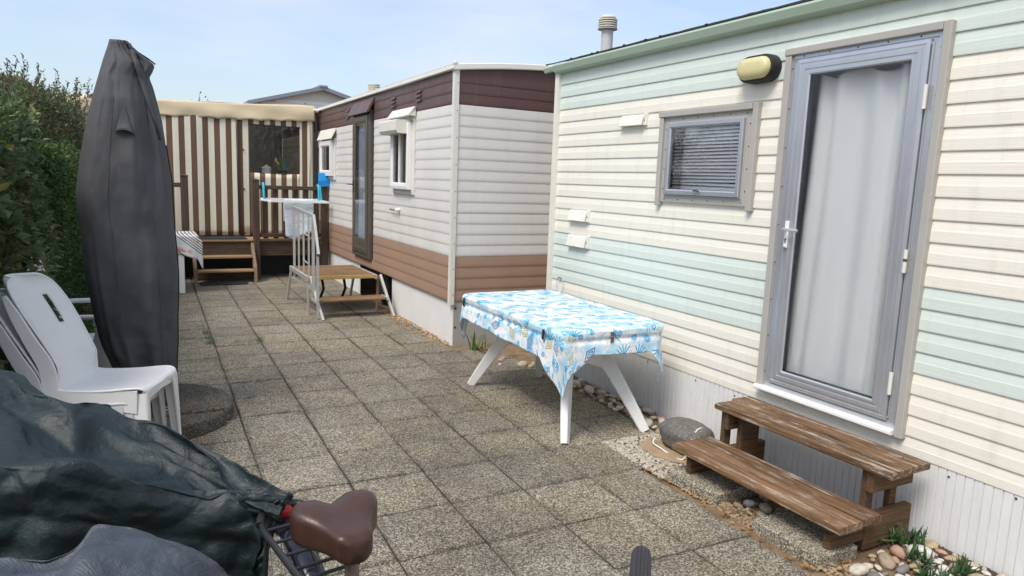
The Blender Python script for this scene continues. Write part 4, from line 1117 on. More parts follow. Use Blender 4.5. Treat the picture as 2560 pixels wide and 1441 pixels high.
# deck
DK = thing('timber_deck', 'dark brown timber deck with balustrade in front of the striped awning', 'deck', (1.2, 11.2, 0))
YD = 11.20; ZD = 0.605
for k in range(5):
    b = MB(); y = YD - 0.03 + 0.125 * k; b.box(-1.4, 2.60, y, y + 0.12, ZD - 0.028, ZD, 0.004); b.build('deck_board', M_DECKTOP, DK)
b = MB(); b.box(-1.4, 2.60, YD + 0.60, 15.0, ZD - 0.03, ZD - 0.001); b.build('deck_floor', M_DECKX, DK)
b = MB(); b.box(-1.4, 1.545, YD - 0.002, YD + 0.03, 0.36, ZD - 0.03, 0.004); b.build('fascia_board', M_DECKX, DK)
b = MB(); b.box(1.645, 2.555, YD - 0.002, YD + 0.03, 0.355, ZD - 0.032, 0.004); b.build('fascia_board', M_DECKX, DK)
def post(x, y, z0, z1, w=0.092):
    b = MB(); b.box(x - w / 2, x + w / 2, y - w / 2, y + w / 2, z0, z1 - 0.03, 0.006); P_ = b.build('post', M_DECKZ, DK)
    b = MB(); h = w / 2 + .004
    b.add([(x - h, y - h, z1 - 0.03), (x + h, y - h, z1 - 0.03), (x + h, y + h, z1 - 0.03), (x - h, y + h, z1 - 0.03), (x - h, y - h, z1 - 0.012), (x + h, y - h, z1 - 0.012), (x + h, y + h, z1 - 0.012), (x - h, y + h, z1 - 0.012), (x, y, z1 + .01)],
          [(0, 3, 2, 1), (0, 1, 5, 4), (1, 2, 6, 5), (2, 3, 7, 6), (3, 0, 4, 7), (4, 5, 8), (5, 6, 8), (6, 7, 8), (7, 4, 8)]); b.build('post_cap', M_DECKZ, P_)
post(1.598, YD - 0.046, -0.03, 1.515); post(2.602, YD - 0.10, -0.03, 1.50); post(0.635, YD + 0.06, ZD, 1.545)
b = MB(); b.box(1.645, 2.555, YD - 0.075, YD - 0.035, 1.365, 1.425, 0.005); b.build('top_rail', M_DECKX, DK)
b = MB(); b.box(1.645, 2.555, YD - 0.075, YD - 0.035, 0.645, 0.705, 0.005); b.build('bottom_rail', M_DECKX, DK)
for k in range(6):
    x = 1.735 + 0.152 * k; b = MB(); b.box(x - 0.036, x + 0.036, YD - 0.034, YD - 0.012, 0.62, 1.40, 0.003); b.build('baluster', M_DECKZ, DK)
b = MB(); b.box(-1.4, 0.588, YD + 0.04, YD + 0.08, 1.36, 1.425, 0.005); b.build('top_rail', M_DECKX, DK)
b = MB(); b.box(-1.4, 0.588, YD + 0.04, YD + 0.08, 0.66, 0.72, 0.005); b.build('bottom_rail', M_DECKX, DK)
for k in range(4):
    x = -1.2 + 0.45 * k; b = MB(); b.box(x - 0.036, x + 0.036, YD + 0.03, YD + 0.04, 0.67, 1.36, 0.002); b.build('baluster', M_DECKZ, DK)
b = MB(); b.box(-1.4, 2.60, YD + 0.5, YD + 0.52, -0.03, ZD - 0.04); b.build('shade_backing', M_BLACK, DK)  # black sheet standing in for the shade under the deck
# deck steps
ST = thing('deck_steps', 'low brown timber steps leading up to the deck', 'steps', (1.12, 11.0, 0))
for x in (0.72, 1.535):
    b = MB(); b.sweep([(x, 10.86, -0.01), (x, 10.90, 0.20), (x, 11.185, 0.53)], 0.042, [0.12, 0.13, 0.10], (1, 0, 0), bev=0.004); b.build('stringer', M_BENCHEDGE, ST)
for z, y in ((0.185, 10.90), (0.375, 11.04)):
    b = MB(); b.box(0.742, 1.513, y - 0.06, y + 0.16, z - 0.03, z, 0.005); b.build('tread', M_DECKTOP, ST)
b = MB(); b.box(0.742, 1.513, 11.17, 11.192, 0.005, 0.12, 0.003); b.build('riser', M_DECKX, ST)
b = MB(); b.box(0.82, 1.47, YD - 0.02, YD + 0.40, ZD + 0.001, ZD + 0.022, 0.006); o = b.build('door_mat', M_BLACK, None, loc=(1.1, 11.3, ZD)); tag(o, 'black rubber mat lying on the deck above the steps', 'mat')
b = MB(); b.box(0.77, 1.40, 10.64, 10.84, 0.004, 0.024, 0.006)
for k in range(7): b.box(0.79, 1.38, 10.655 + 0.024 * k, 10.667 + 0.024 * k, 0.0235, 0.028)
o = b.build('door_mat', M_BLACK, None, loc=(1.09, 10.75, 0)); tag(o, 'black rubber mat on the paving at the foot of the deck steps', 'mat')

# dustpan on the right deck post
dp = thing('dustpan', 'bright blue dustpan hanging on the right deck post', 'dustpan', (2.59, 11.03, 1.45))
b = MB(); b.sweep([(2.60, 11.035, 1.64), (2.602, 11.01, 1.52), (2.606, 11.03, 1.44)], [0.205, 0.22, 0.20], [0.014, 0.014, 0.03], (1, 0, 0), bev=0.004); b.build('pan', M_BLUEP, dp)
b = MB(); b.sweep([(2.515, 11.03, 1.45), (2.52, 11.0, 1.38), (2.535, 11.0, 1.23)], [0.03, 0.02, 0.03], [0.02, 0.015, 0.02], (1, 0, 0), bev=0.003); b.build('handle', M_CYAN, dp)
# clothes airer on the rail
ar = thing('clothes_airer', 'white hanging clothes airer with cyan hooks over the deck rail', 'airer', (2.1, 11.0, 1.2))
for x in (1.70, 2.515):
    b = MB(); b.tube([(x, 11.19, 1.40), (x, 11.175, 1.445), (x, 11.12, 1.455), (x, 11.085, 1.40), (x, 11.075, 1.30), (x, 11.06, 1.21)], 0.018, 8); b.build('hook', M_CYAN, ar, smooth=60)
b = MB(); 
b.sweep([(1.655, 11.08, 1.215), (2.555, 11.08, 1.215)], 0.025, 0.05, (0, 1, 0)); b.build('back_bar', M_PVC, ar)
b = MB(); b.sweep([(1.75, 10.78, 1.205), (2.60, 10.78, 1.20)], 0.03, 0.03, (0, 1, 0)); b.build('front_bar', M_PVC, ar)
for x0, x1 in ((1.66, 1.76), (2.54, 2.59)):
    b = MB(); b.sweep([(x0, 11.07, 1.215), (x1, 10.78, 1.20)], 0.03, 0.02, (1, 0, 0)); b.build('side_bar', M_PVC, ar)
for k in range(4):
    b = MB(); y = 10.84 + 0.06 * k; b.tube([(1.74 - .02 * k, y, 1.21), (2.58 - .01 * k, y, 1.21)], 0.0035, 6); b.build('wire', M_PVC, ar)
pts = []
for i in range(34):
    f = i / 33; x = 1.95 + 0.43 * f
    row = []
    for j in range(30):
        g_ = j / 29; 
        if g_ < 0.42: z = 0.90 + (1.235 - 0.90) * g_ / .42; y = 10.90 - 0.02 * math.sin(f * 9) * (1 - g_ / .42)
        elif g_ < 0.5: y = 10.90 - (g_ - .42) / .08 * .07; z = 1.238
        else: z = 1.235 - (g_ - .5) / .5 * (0.545 + 0.05 * math.sin(f * 5.2)); y = 10.83 - 0.022 * math.sin(f * 8 + 1) * (g_ - .5) * 2
        row.append((x + (0.04 * (f - .5) * -1 * max(0, g_ - .5)), y, z))
    pts.append(row)
b = MB(); b.grid(pts); o = b.build('tea_towel', M_TOWEL, None, smooth=180, loc=(2.16, 10.86, 1.2), solid=0.004); tag(o, 'pale blue tea towel hung over the white airer', 'towel')

# ------------------------------------------------------------------ aluminium steps with handrail at the banded home
AS = thing('portable_steps', 'aluminium platform steps with brown slats and a handrail at the bronze door', 'steps', (2.1, 8.5, 0))
XL, XR = 1.705, 2.50
for k in range(9):
    y = 8.075 + 0.112 * k; b = MB(); b.box(XL + 0.02, XR - 0.012, y, y + 0.102, 0.425, 0.452, 0.005); b.build('slat', M_COMPO, AS)
M_GOLD = plain('worn brass edging', (0.55, 0.38, 0.14, 1), 0.4, metal=0.5, var=0.35, vs=14, dirt=0.5)
for x in (XL, XR):
    b = MB(); b.sweep([(x, 8.05, 0.430), (x, 9.10, 0.430)], 0.026, 0.055, (1, 0, 0), bev=0.003); b.build('side_rail', M_ALU2, AS)
b = MB(); b.sweep([(XL, 8.055, 0.436), (XR, 8.055, 0.436)], 0.02, 0.04, (0, 1, 0), bev=0.003); b.build('edge_strip', M_GOLD, AS)
b = MB(); b.sweep([(XL, 9.09, 0.43), (XR, 9.09, 0.43)], 0.02, 0.04, (0, 1, 0), bev=0.003); b.build('back_rail', M_ALU2, AS)
for k in range(2):
    y = 7.80 + 0.112 * k; b = MB(); b.box(XL + 0.06, XR + 0.055, y, y + 0.102, 0.195, 0.220, 0.005); b.build('slat', M_COMPO, AS)
for x in (XL + 0.03, XR + 0.06):
    b = MB(); b.sweep([(x, 7.80, 0.205), (x, 8.02, 0.205)], 0.022, 0.035, (1, 0, 0), bev=0.003); b.build('tread_rail', M_ALU2, AS)
for x in (XL + 0.005, XR + 0.03):
    b = MB(); b.sweep([(x + .02, 8.05, 0.45), (x + 0.05, 7.86, 0.20), (x + 0.09, 7.74, 0.0)], 0.028, 0.045, (1, 0, 0), bev=0.004); b.build('front_leg', M_ALU2, AS)
    b = MB(); b.sweep([(x + 0.01, 8.12, 0.43), (x + 0.01, 8.14, 0.0)], 0.026, 0.035, (1, 0, 0), bev=0.003); b.build('leg', M_BENCHEDGE if x > 2 else M_ALU2, AS)
    b = MB(); b.sweep([(x, 9.06, 0.43), (x - 0.02, 9.25, 0.0)], 0.026, 0.04, (1, 0, 0), bev=0.003); b.build('leg', M_ALU2, AS)
for x in (2.05, 2.33):
    b = MB(); b.tube([(x, 8.97, 0.42), (x + .03, 8.92, 0.17), (x - .02, 8.97, 0.0)], 0.018, 6); b.build('brace', M_STEELBLK, AS)
# handrail in the plane of the left side
xr = 1.735
b = MB(); b.sweep([(xr, 9.02, 1.205), (xr, 7.93, 1.155)], 0.028, 0.028, (1, 0, 0)); b.build('handrail', M_ALU2, AS)
b = MB(); b.sweep([(xr + .005, 7.93, 1.165), (xr + .01, 7.72, 0.745)], 0.028, 0.028, (1, 0, 0)); b.build('handrail', M_ALU2, AS)
b = MB(); b.sweep([(xr + .01, 7.725, 0.75), (xr + .01, 7.715, 0.728)], 0.030, 0.030, (1, 0, 0)); b.build('end_cap', M_BLACK, AS)
for y, z1, w in ((9.0, 1.20, 0.026), (8.72, 1.19, 0.018), (8.44, 1.18, 0.018), (8.16, 1.165, 0.018), (7.93, 1.155, 0.028)):
    b = MB(); b.sweep([(xr, y, 0.30 if w > .02 else 0.40), (xr, y, z1)], w, w, (1, 0, 0)); b.build('rail_post', M_ALU2, AS)
b = MB(); b.sweep([(xr + .01, 7.76, 0.80), (xr + .02, 7.80, 0.02)], 0.026, 0.026, (1, 0, 0)); b.build('rail_post', M_ALU2, AS)
for z in (0.60, 0.92):
    b = MB(); b.sweep([(xr, 8.44, z), (xr, 8.16, z - 0.012)], 0.014, 0.014, (1, 0, 0)); b.build('stay', M_ALU2, AS)
b = MB(); b.sweep([(xr - .015, 9.1, 0.30), (xr - .015, 8.0, 0.33)], 0.024, 0.03, (1, 0, 0)); b.build('lower_rail', M_ALU2, AS)
# spare wheel in the gap under the home
b = MB(); b.lathe([(0.10, -0.07), (0.22, -0.08), (0.255, -0.05), (0.255, 0.05), (0.22, 0.08), (0.10, 0.07)], (2.86, 8.75, 0.24), 26, 'x')
o = b.build('tyre', M_BLACK, None, smooth=40, loc=(2.86, 8.75, 0.24)); tag(o, 'dark tyre in the gap beneath the banded home', 'tyre')

# ------------------------------------------------------------------ weathered wooden step at the mint home
WS = thing('wooden_step', 'weathered two tread wooden step below the aluminium door', 'step', (2.9, 2.3, 0))
def plank(x0, x1, y0, y1, z0, z1, name, mat, b=0.006, skew=0.0):
    m = MB(); n = 14; rows = []
    for k in range(n + 1):
        y = y0 + (y1 - y0) * k / n
        wob = 0.0025 * math.sin(y * 17 + x0 * 30); e = 0.002 * random.uniform(-1, 1)
        sk = skew * (y - y0)
        x_0, x_1 = x0 + e + sk, x1 + wob + sk
        zz = 0.0015 * math.sin(y * 9 + x0 * 50)
        rows.append([(x_0, y, z0 + b), (x_0 + b, y, z0), (x_1 - b, y, z0), (x_1, y, z0 + b), (x_1, y, z1 - b + zz), (x_1 - b, y, z1 + zz), (x_0 + b, y, z1 + zz + .001), (x_0, y, z1 - b + zz)])
    vs = [p for r in rows for p in r]; fs = []
    for k in range(n):
        for a in range(8): fs.append((k * 8 + a, (k + 1) * 8 + a, (k + 1) * 8 + (a + 1) % 8, k * 8 + (a + 1) % 8))
    fs += [tuple(range(8)), tuple(n * 8 + a for a in range(8))[::-1]]
    m.add(vs, fs); return m.build(name, mat, WS)
plank(2.575, 2.728, 1.775, 2.835, 0.170, 0.205, 'tread_plank', M_WOODY)
plank(2.735, 2.872, 1.785, 2.84, 0.170, 0.203, 'tread_plank', M_WOODY)
plank(2.862, 3.013, 1.76, 2.825, 0.372, 0.405, 'tread_plank', M_WOODY)
plank(3.020, 3.165, 1.77, 2.85, 0.372, 0.403, 'tread_plank', M_WOODY)
for y in (1.87, 2.755):
    zf = 0.052
    for k in range(3): 
        b = MB(); b.box(2.63, 2.86 if k < 2 else 2.86, y - 0.018, y + 0.018, zf + 0.0395 * k, zf + 0.0395 * k + 0.037, 0.003); b.build('bearer', M_WOODZ, WS)
    b = MB(); b.box(2.862, 3.20, y - 0.02, y + 0.02, 0.0, 0.165, 0.004); b.build('side_board', M_WOODZ, WS)
    b = MB(); b.box(2.885, 3.19, y - 0.017, y + 0.017, 0.268, 0.372, 0.004); b.build('side_board', M_WOODZ, WS)
    b = MB(); b.box(2.90, 2.955, y + 0.018, y + 0.05, 0.0, 0.370, 0.004); b.build('upright', M_WOODZ, WS)
    b = MB(); b.box(3.08, 3.13, y + 0.018, y + 0.05, 0.0, 0.370, 0.004); b.build('upright', M_WOODZ, WS)
b = MB(); b.box(2.957, 3.10, 2.70, 2.735, 0.0, 0.37, 0.003); b.build('upright', M_WOODZ, WS)
for (x, y) in ((2.62, 1.84), (2.62, 2.78), (2.80, 1.85), (2.90, 2.76), (2.91, 1.84), (3.1, 1.86)):
    b = MB(); b.lathe([(0.005, 0), (0.004, 0.0015)], (x, y, 0.2055 if x < 2.87 else 0.4055), 8); b.build('screw', M_SCREW, WS)
# concrete pavers under it
for (x0, x1, y0, y1, lab, r) in ((2.568, 2.90, 2.485, 2.855, 'aggregate slab under the far end of the wooden step', 0.03), (2.545, 2.80, 1.83, 2.215, 'aggregate slab under the near end of the wooden step', -0.02)):
    b = MB(); b.box(-(x1 - x0) / 2, (x1 - x0) / 2, -(y1 - y0) / 2, (y1 - y0) / 2, -0.02, 0.052, 0.006)
    o = b.build('concrete_slab', M_SLAB); o.location = ((x0 + x1) / 2, (y0 + y1) / 2, 0); o.rotation_euler = (0, 0, r); tag(o, lab, 'slab')

# boulder with cord
th = np.linspace(0, PI, 26); ph = np.linspace(0, 2 * PI, 40, endpoint=False); pts = []
for p_ in ph:
    row = []
    for t_ in th:
        d = np.array([math.sin(t_) * math.cos(p_), math.sin(t_) * math.sin(p_), math.cos(t_)])
        rr = 1 + 0.10 * float(fbm(d * 1.6 + 3.3, 4)); e = np.sign(d) * np.abs(d) ** 0.8
        row.append((2.955 + e[0] * 0.145 * rr, 3.13 + e[1] * 0.175 * rr, 0.085 + e[2] * 0.10 * rr))
    pts.append(row)
b = MB(); b.grid(pts, close_u=True); o = b.build('boulder', M_ROCK, None, smooth=180, loc=(2.955, 3.13, 0)); tag(o, 'grey boulder tied with white cord beside the wooden step', 'boulder')
b = MB(); b.tube([tuple(x) for x in crspline([(3.02, 3.04, 0.162), (2.95, 3.03, 0.168), (2.885, 3.00, 0.14), (2.84, 2.985, 0.09), (2.82, 2.99, 0.02), (2.80, 3.02, 0.006), (2.80, 3.10, 0.008), (2.79, 3.15, 0.02), (2.79, 3.24, 0.03), (2.83, 3.27, 0.05)], 50)], 0.0045, 6); o = b.build('cord', M_CORD, None, smooth=180, loc=(2.8, 3.0, 0)); tag(o, 'thin white cord wrapped round the grey boulder', 'cord')
b = MB(); n = 30
b.add([(2.83 + 0.13 * math.cos(2 * PI * k / n) * (1 + .1 * math.sin(k * 2.1)), 3.16 + 0.20 * math.sin(2 * PI * k / n) * (1 + .1 * math.sin(k * 1.3)), 0.004) for k in range(n)] + [(2.83, 3.16, 0.018)], [(k, (k + 1) % n, n) for k in range(n)])
o = b.build('sand_heap', M_SAND, None, smooth=180, loc=(2.83, 3.16, 0)); o['kind'] = 'stuff'; tag(o, 'flat patch of sand at the foot of the boulder', 'sand')

# ------------------------------------------------------------------ garden table with oilcloth
TX, TY, TA, TB, TR, TZ = 2.615, 4.195, 0.410, 0.757, 0.115, 0.728
def rrect(n, a, b, r):
    """rounded rectangle with slightly bowed sides: points, normals"""
    segs = []
    per = [('l', (a, -(b - r)), (a, b - r)), ('c', (a - r, b - r), 0), ('l', (a - r, b), (-(a - r), b)), ('c', (-(a - r), b - r), PI / 2),
           ('l', (-a, b - r), (-a, -(b - r))), ('c', (-(a - r), -(b - r)), PI), ('l', (-(a - r), -b), (a - r, -b)), ('c', (a - r, -(b - r)), 1.5 * PI)]
    ls = [math.dist(s[1], s[2]) if s[0] == 'l' else r * PI / 2 for s in per]; L = sum(ls)
    P, N = [], []
    for k in range(n):
        d = L * k / n; i = 0
        while d > ls[i]: d -= ls[i]; i += 1
        s = per[i]
        if s[0] == 'l':
            f = d / ls[i]; p = (s[1][0] + (s[2][0] - s[1][0]) * f, s[1][1] + (s[2][1] - s[1][1]) * f)
            t = (s[2][0] - s[1][0], s[2][1] - s[1][1]); l = math.hypot(*t); nn = (t[1] / l, -t[0] / l)
        else:
            an = s[2] + d / r; nn = (math.cos(an), math.sin(an)); p = (s[1][0] + r * nn[0], s[1][1] + r * nn[1])
        P.append(p); N.append(nn)
    return np.array(P), np.array(N)
TB_ = thing('garden_table', 'white plastic garden table with splayed legs against the mint home', 'table', (TX, TY, 0))
P_, N_ = rrect(96, TA, TB, TR)
b = MB(); n = 96
lv = [(-0.02, TZ - 0.045), (0.0, TZ - 0.04), (0.0, TZ - 0.008), (-0.01, TZ - 0.001)]
vs = []
for ins, z in lv: vs += [(TX + P_[k][0] + N_[k][0] * ins, TY + P_[k][1] + N_[k][1] * ins, z) for k in range(n)]
fs = [(i * n + k, i * n + (k + 1) % n, (i + 1) * n + (k + 1) % n, (i + 1) * n + k) for i in range(3) for k in range(n)]
fs += [tuple(3 * n + k for k in range(n)), tuple(range(n))[::-1]]
b.add(vs, fs); b.build('table_top', M_PLAST, TB_)
for hy, fy in ((3.80, 3.50), (4.60, 4.90)):
    for fx, sg in ((2.305, -1), (2.935, 1)):
        P0 = crspline([(fx, fy, 0.0), (fx - sg * .052, fy + (hy - fy) * .29, 0.15), (fx - sg * .125, fy + (hy - fy) * .68, 0.345), (fx - sg * .185, hy, 0.50), (fx - sg * .20, hy, 0.685)], 22)
        ws = np.interp(np.linspace(0, 1, 22), [0, .55, .8, 1], [0.062, 0.092, 0.13, 0.16]); hs = np.interp(np.linspace(0, 1, 22), [0, .6, 1], [0.045, 0.06, 0.10])
        b = MB(); b.sweep([tuple(p) for p in P0], list(ws), list(hs), (0.75, -0.66 * (1 if fy < 4 else -1) * sg, 0), bev=0.008); b.build('leg', M_PLAST, TB_, smooth=40)
    b = MB(); pts = [(2.62 + 0.14 * f, hy - (0.02 if fy < 4 else -.02) , 0.43 + 0.05 * (1 - abs(f)) ) for f in np.linspace(-1, 1, 12)]
    b.sweep(pts, 0.05, 0.10, (0, 1, 0), bev=0.006); b.build('cross_brace', M_PLAST, TB_, smooth=40)
b = MB(); b.sweep([(2.62, 3.80, 0.56), (2.62, 4.2, 0.60), (2.62, 4.60, 0.56)], 0.05, 0.09, (1, 0, 0), bev=0.006); b.build('stretcher', M_PLAST, TB_, smooth=40)
# cloth
n = 320; P_, N_ = rrect(n, TA + 0.004, TB + 0.004, TR); ca, sa = math.cos(0.035), math.sin(0.035)
def hang(p, nn):     # distance from p along nn to the edge of the (slightly turned) rectangular cloth
    x, y = p[0] * ca - p[1] * sa, p[0] * sa + p[1] * ca; u, w = nn[0] * ca - nn[1] * sa, nn[0] * sa + nn[1] * ca
    t = 9
    if abs(u) > 1e-6: t = min(t, ((TA + 0.185) * (1 if u > 0 else -1) - x) / u)
    if abs(w) > 1e-6: t = min(t, ((TB + 0.160) * (1 if w > 0 else -1) - y) / w)
    return max(0.06, min(t, 0.235))
hg = np.array([hang(P_[k], N_[k]) for k in range(n)])
for sx, sy, am, wd in ((-1, -1, 0.20, 0.19), (1, -1, 0.16, 0.13), (-1, 1, 0.12, 0.12), (1, 1, 0.1, 0.12)):      # loose corners of the cloth
    kc = int(np.argmin((P_[:, 0] - sx * TA) ** 2 + (P_[:, 1] - sy * TB) ** 2)); dk = np.abs((np.arange(n) - kc + n // 2) % n - n // 2) * 4.3 / n
    hg = hg + am * np.clip(1 - dk / wd, 0, 1)
rows = []; uvs = []
for rr in np.linspace(0.0, 0.985, 26):
    pz = TZ + 0.004 + 0.0025 * fbm(np.stack([P_[:, 0] * rr * 6, P_[:, 1] * rr * 6, P_[:, 0] * 0 + 7], -1), 3)
    rows.append(np.stack([TX + P_[:, 0] * rr, TY + P_[:, 1] * rr, pz], -1)); uvs.append(P_ * rr)
rows.append(np.stack([TX + P_[:, 0] * 1.0, TY + P_[:, 1] * 1.0, np.full(n, TZ - 0.002)], -1)); uvs.append(P_)
s_arc = np.arange(n) / n * 3.9
for t_ in np.linspace(0.0, 1.0, 22)[1:]:
    d = hg * t_
    rim = np.clip(1 - np.abs(d - 0.062) / 0.022, 0, 1)
    wav = fbm(np.stack([s_arc * 4, d * 3, s_arc * 0 + 4], -1), 3)
    off = 0.006 - 0.011 * rim + np.clip(d - 0.06, 0, 1) * (0.10 + 0.16 * wav) - np.clip(hg - 0.2, 0, 1) * np.clip(d - .06, 0, 1) * 1.1
    rows.append(np.stack([TX + P_[:, 0] + N_[:, 0] * off, TY + P_[:, 1] + N_[:, 1] * off, TZ - d], -1)); uvs.append(P_ + N_ * d[:, None])
A = np.array(rows); U = np.array(uvs)
b = MB(); vs = A.reshape(-1, 3).tolist(); m = len(rows)
fs = [(i * n + k, i * n + (k + 1) % n, (i + 1) * n + (k + 1) % n, (i + 1) * n + k) for i in range(m - 1) for k in range(n)]
b.add(vs, fs); cl = b.build('tablecloth', M_CLOTH, None, smooth=180, loc=(TX, TY, TZ), uv=U.reshape(-1, 2))
md = cl.modifiers.new('thickness', 'SOLIDIFY'); md.thickness = 0.002; md.offset = 1
tag(cl, 'blue and white printed oilcloth draped over the garden table', 'tablecloth')
for lab, (x, y), rz in (('dark cloth clip on the left edge of the printed tablecloth', (2.197, 3.62), 0), ('steel cloth clip on the near end of the printed tablecloth', (2.56, 3.432), PI / 2), ('black cloth clip at the far left of the printed tablecloth', (2.20, 4.82), 0)):
    c = MB(); c.sweep([(-0.012, 0, 0.03), (-0.016, 0, -0.03), (-0.006, 0, -0.036)], 0.022, 0.004, (0, 1, 0)); c.tube([(-0.012, -0.011, 0.0), (-0.02, 0.0, 0.0), (-0.012, 0.011, 0.0)], 0.004, 6)
    o = c.build('cloth_clip', M_STEELBLK if 'steel' not in lab else M_CHAIN); o.location = (x, y, 0.685); o.rotation_euler = (0, 0, rz); tag(o, lab, 'clip', 'cloth clips')

# ------------------------------------------------------------------ covered parasol
PS = thing('covered_parasol', 'closed garden parasol in a dark grey zip cover', 'parasol', (0.03, 4.95, 0))
prof = [(2.345, -0.1, -0.007), (2.321, -0.108, 0.01), (2.288, -0.12, 0.045), (2.255, -0.131, 0.095), (2.222, -0.142, 0.136), (2.186, -0.152, 0.123), (2.149, -0.163, 0.103), (2.091, -0.18, 0.123), (2.009, -0.204, 0.141), (1.891, -0.234, 0.165), (1.771, -0.259, 0.178), (1.651, -0.282, 0.191), (1.53, -0.301, 0.206), (1.433, -0.316, 0.207), (1.335, -0.312, 0.209), (1.236, -0.298, 0.212), (1.112, -0.295, 0.219), (0.961, -0.29, 0.225), (0.808, -0.269, 0.222), (0.679, -0.252, 0.213), (0.575, -0.235, 0.211), (0.496, -0.217, 0.209), (0.417, -0.188, 0.202), (0.336, -0.159, 0.198), (0.269, -0.128, 0.195), (0.213, -0.086, 0.192)]
pz = np.array([p[0] for p in prof]); pl_ = np.array([p[1] for p in prof]); pr_ = np.array([p[2] for p in prof])
_s = lambda a: np.convolve(np.pad(a, 6, 'edge'), np.hanning(15)[1:-1] / np.hanning(15)[1:-1].sum(), 'valid')
_zz = np.linspace(0.205, 2.345, 240); _l, _r = _s(np.interp(_zz, pz[::-1], pl_[::-1])), np.interp(_zz, pz[::-1], pr_[::-1]); pz, pl_, pr_ = _zz[::-1], _l[::-1], _r[::-1]
zs = np.linspace(0.165, 2.345, 150); nn = 120; pts = []
fold_seed = 17.0
for z in zs:
    xl = np.interp(z, pz[::-1], pl_[::-1]); xr_ = np.interp(z, pz[::-1], pr_[::-1])
    cx, rx = (xl + xr_) / 2, (xr_ - xl) / 2
    kk = float(np.clip((z - 2.0) / 0.3, 0, 1)); ry = (0.60 - 0.2 * kk) * rx + 0.03 - 0.012 * kk
    an = np.linspace(0, 2 * PI, nn, endpoint=False)
    c, s = np.cos(an), np.sin(an)
    ex = np.sign(c) * np.abs(c) ** 0.85; ey = np.sign(s) * np.abs(s) ** 0.8
    pl0 = np.stack([c * 2.0 + 3, s * 2.0 + 5, np.full(nn, z * 0.55)], -1)
    w = 0.017 * ridged(pl0 + 9, 2) + 0.010 * fbm(np.stack([c * 3, s * 3, np.full(nn, z * 3.1)], -1), 3)
    w = w + 0.006 * ridged(np.stack([c * 1.5 + z * 2.2, s * 1.5, np.full(nn, z * 5.0)], -1), 2) * np.clip((1.1 - z) / .5, 0.15, 1)
    damp = 1 - np.abs(c) ** 6
    x = cx + ex * rx; y = 4.95 + ey * (ry + w * damp * 1.5)
    if z > 2.10:                          # collar folds over to the right
        y = y - 0.05 * np.clip((z - 2.1) / .25, 0, 1) * (c > 0) * c
    pts.append([(x[k], y[k], z) for k in range(nn)])
A = np.array(pts)                          # [z][angle]
b = MB(); b.grid([[tuple(A[i, k]) for i in range(len(zs))] for k in range(nn)], close_u=True)
top = len(b.v); b.v.append((-0.05, 4.95, 2.335)); nz = len(zs)
b.f += [(k * nz + nz - 1, ((k + 1) % nn) * nz + nz - 1, top) for k in range(nn)]
CV = b.build('cover', M_COVER, PS, smooth=180)
def skin(x, z, out=0.0):                   # point on the camera-facing side of the cover
    i = int(np.argmin(np.abs(zs - z))); row = A[i]; f = row[:, 1] < 4.95
    k = np.where(f)[0]; j = k[np.argmin(np.abs(row[k, 0] - x))]
    return (x, row[j, 1] - out, z)
# zip flap down from the collar, and the vent flap
xsA = [(-0.004, 2.325), (0.018, 2.24), (0.045, 2.14), (0.085, 2.0), (0.125, 1.87), (0.15, 1.78)]
spA = crspline(xsA, 26); pts = []
for k, (x, z) in enumerate(spA):
    f = k / 25; w = 0.012 + 0.03 * math.sin(f * PI)
    p0 = skin(x, z, 0.012 + 0.012 * math.sin(f * PI)); p1 = skin(x + w, z + 0.012, 0.001); p2 = skin(x - 0.006, z, -0.004)
    pts.append([p2, p0, ((p0[0] + p1[0]) / 2, (p0[1] + p1[1]) / 2 - 0.012, (p0[2] + p1[2]) / 2), p1])
b = MB(); b.grid(pts); b.build('zip_flap', M_COVER, PS, smooth=180, solid=0.003)
b = MB(); b.tube([skin(x - 0.005, z, 0.008) for x, z in spA], 0.004, 6); b.build('zip', M_PIPING, PS)
pts = []
for k in range(9):
    f = k / 8; row = []
    for j in range(9):
        g_ = j / 8; z = 1.972 - 0.165 * g_; x = -0.033 + (-0.052 + 0.100 * f) * g_ - 0.004
        p = skin(x, z, 0.003 + 0.026 * g_ ** 3 * math.sin(f * PI) ** .7); row.append((p[0], p[1], p[2] - 0.012 * f * g_ + 0.020 * g_ * math.sin(f * PI)))
    pts.append(row)
b = MB(); b.grid(pts); b.build('vent_flap', M_COVER, PS, smooth=180, solid=0.003)
b = MB(); b.tube([(p[0], p[1] - 0.001, p[2]) for p in [r[-1] for r in pts]], 0.0025, 5); b.build('flap_edge', M_PIPING, PS)
for fr_ in (0.33, 0.78):                    # stitched panel seams
    b = MB(); b.tube([skin(float(np.interp(z, pz[::-1], pl_[::-1])) * (1 - fr_) + float(np.interp(z, pz[::-1], pr_[::-1])) * fr_, float(z), 0.0006) for z in np.linspace(0.25, 2.02, 90)], 0.0022, 5); b.build('seam', M_COVER, PS)
b = MB(); ip = [(float(np.interp(z, pz[::-1], pr_[::-1])) - 0.004, 4.935, float(z)) for z in np.linspace(0.215, 1.75, 60)]
b.sweep(ip, 0.03, 0.012, (0.25, -1, 0)); b.build('edge_binding', M_PIPING, PS)
b = MB(); b.tube([(x, 4.95 - 0.05 * max(0, x + .02) / .15, z + .004) for z, x in ((2.345, -0.1), (2.348, -0.05), (2.345, -0.007), (2.318, 0.014), (2.288, 0.046), (2.255, 0.097), (2.224, 0.137))], 0.005, 6); b.build('hem', M_PIPING, PS)
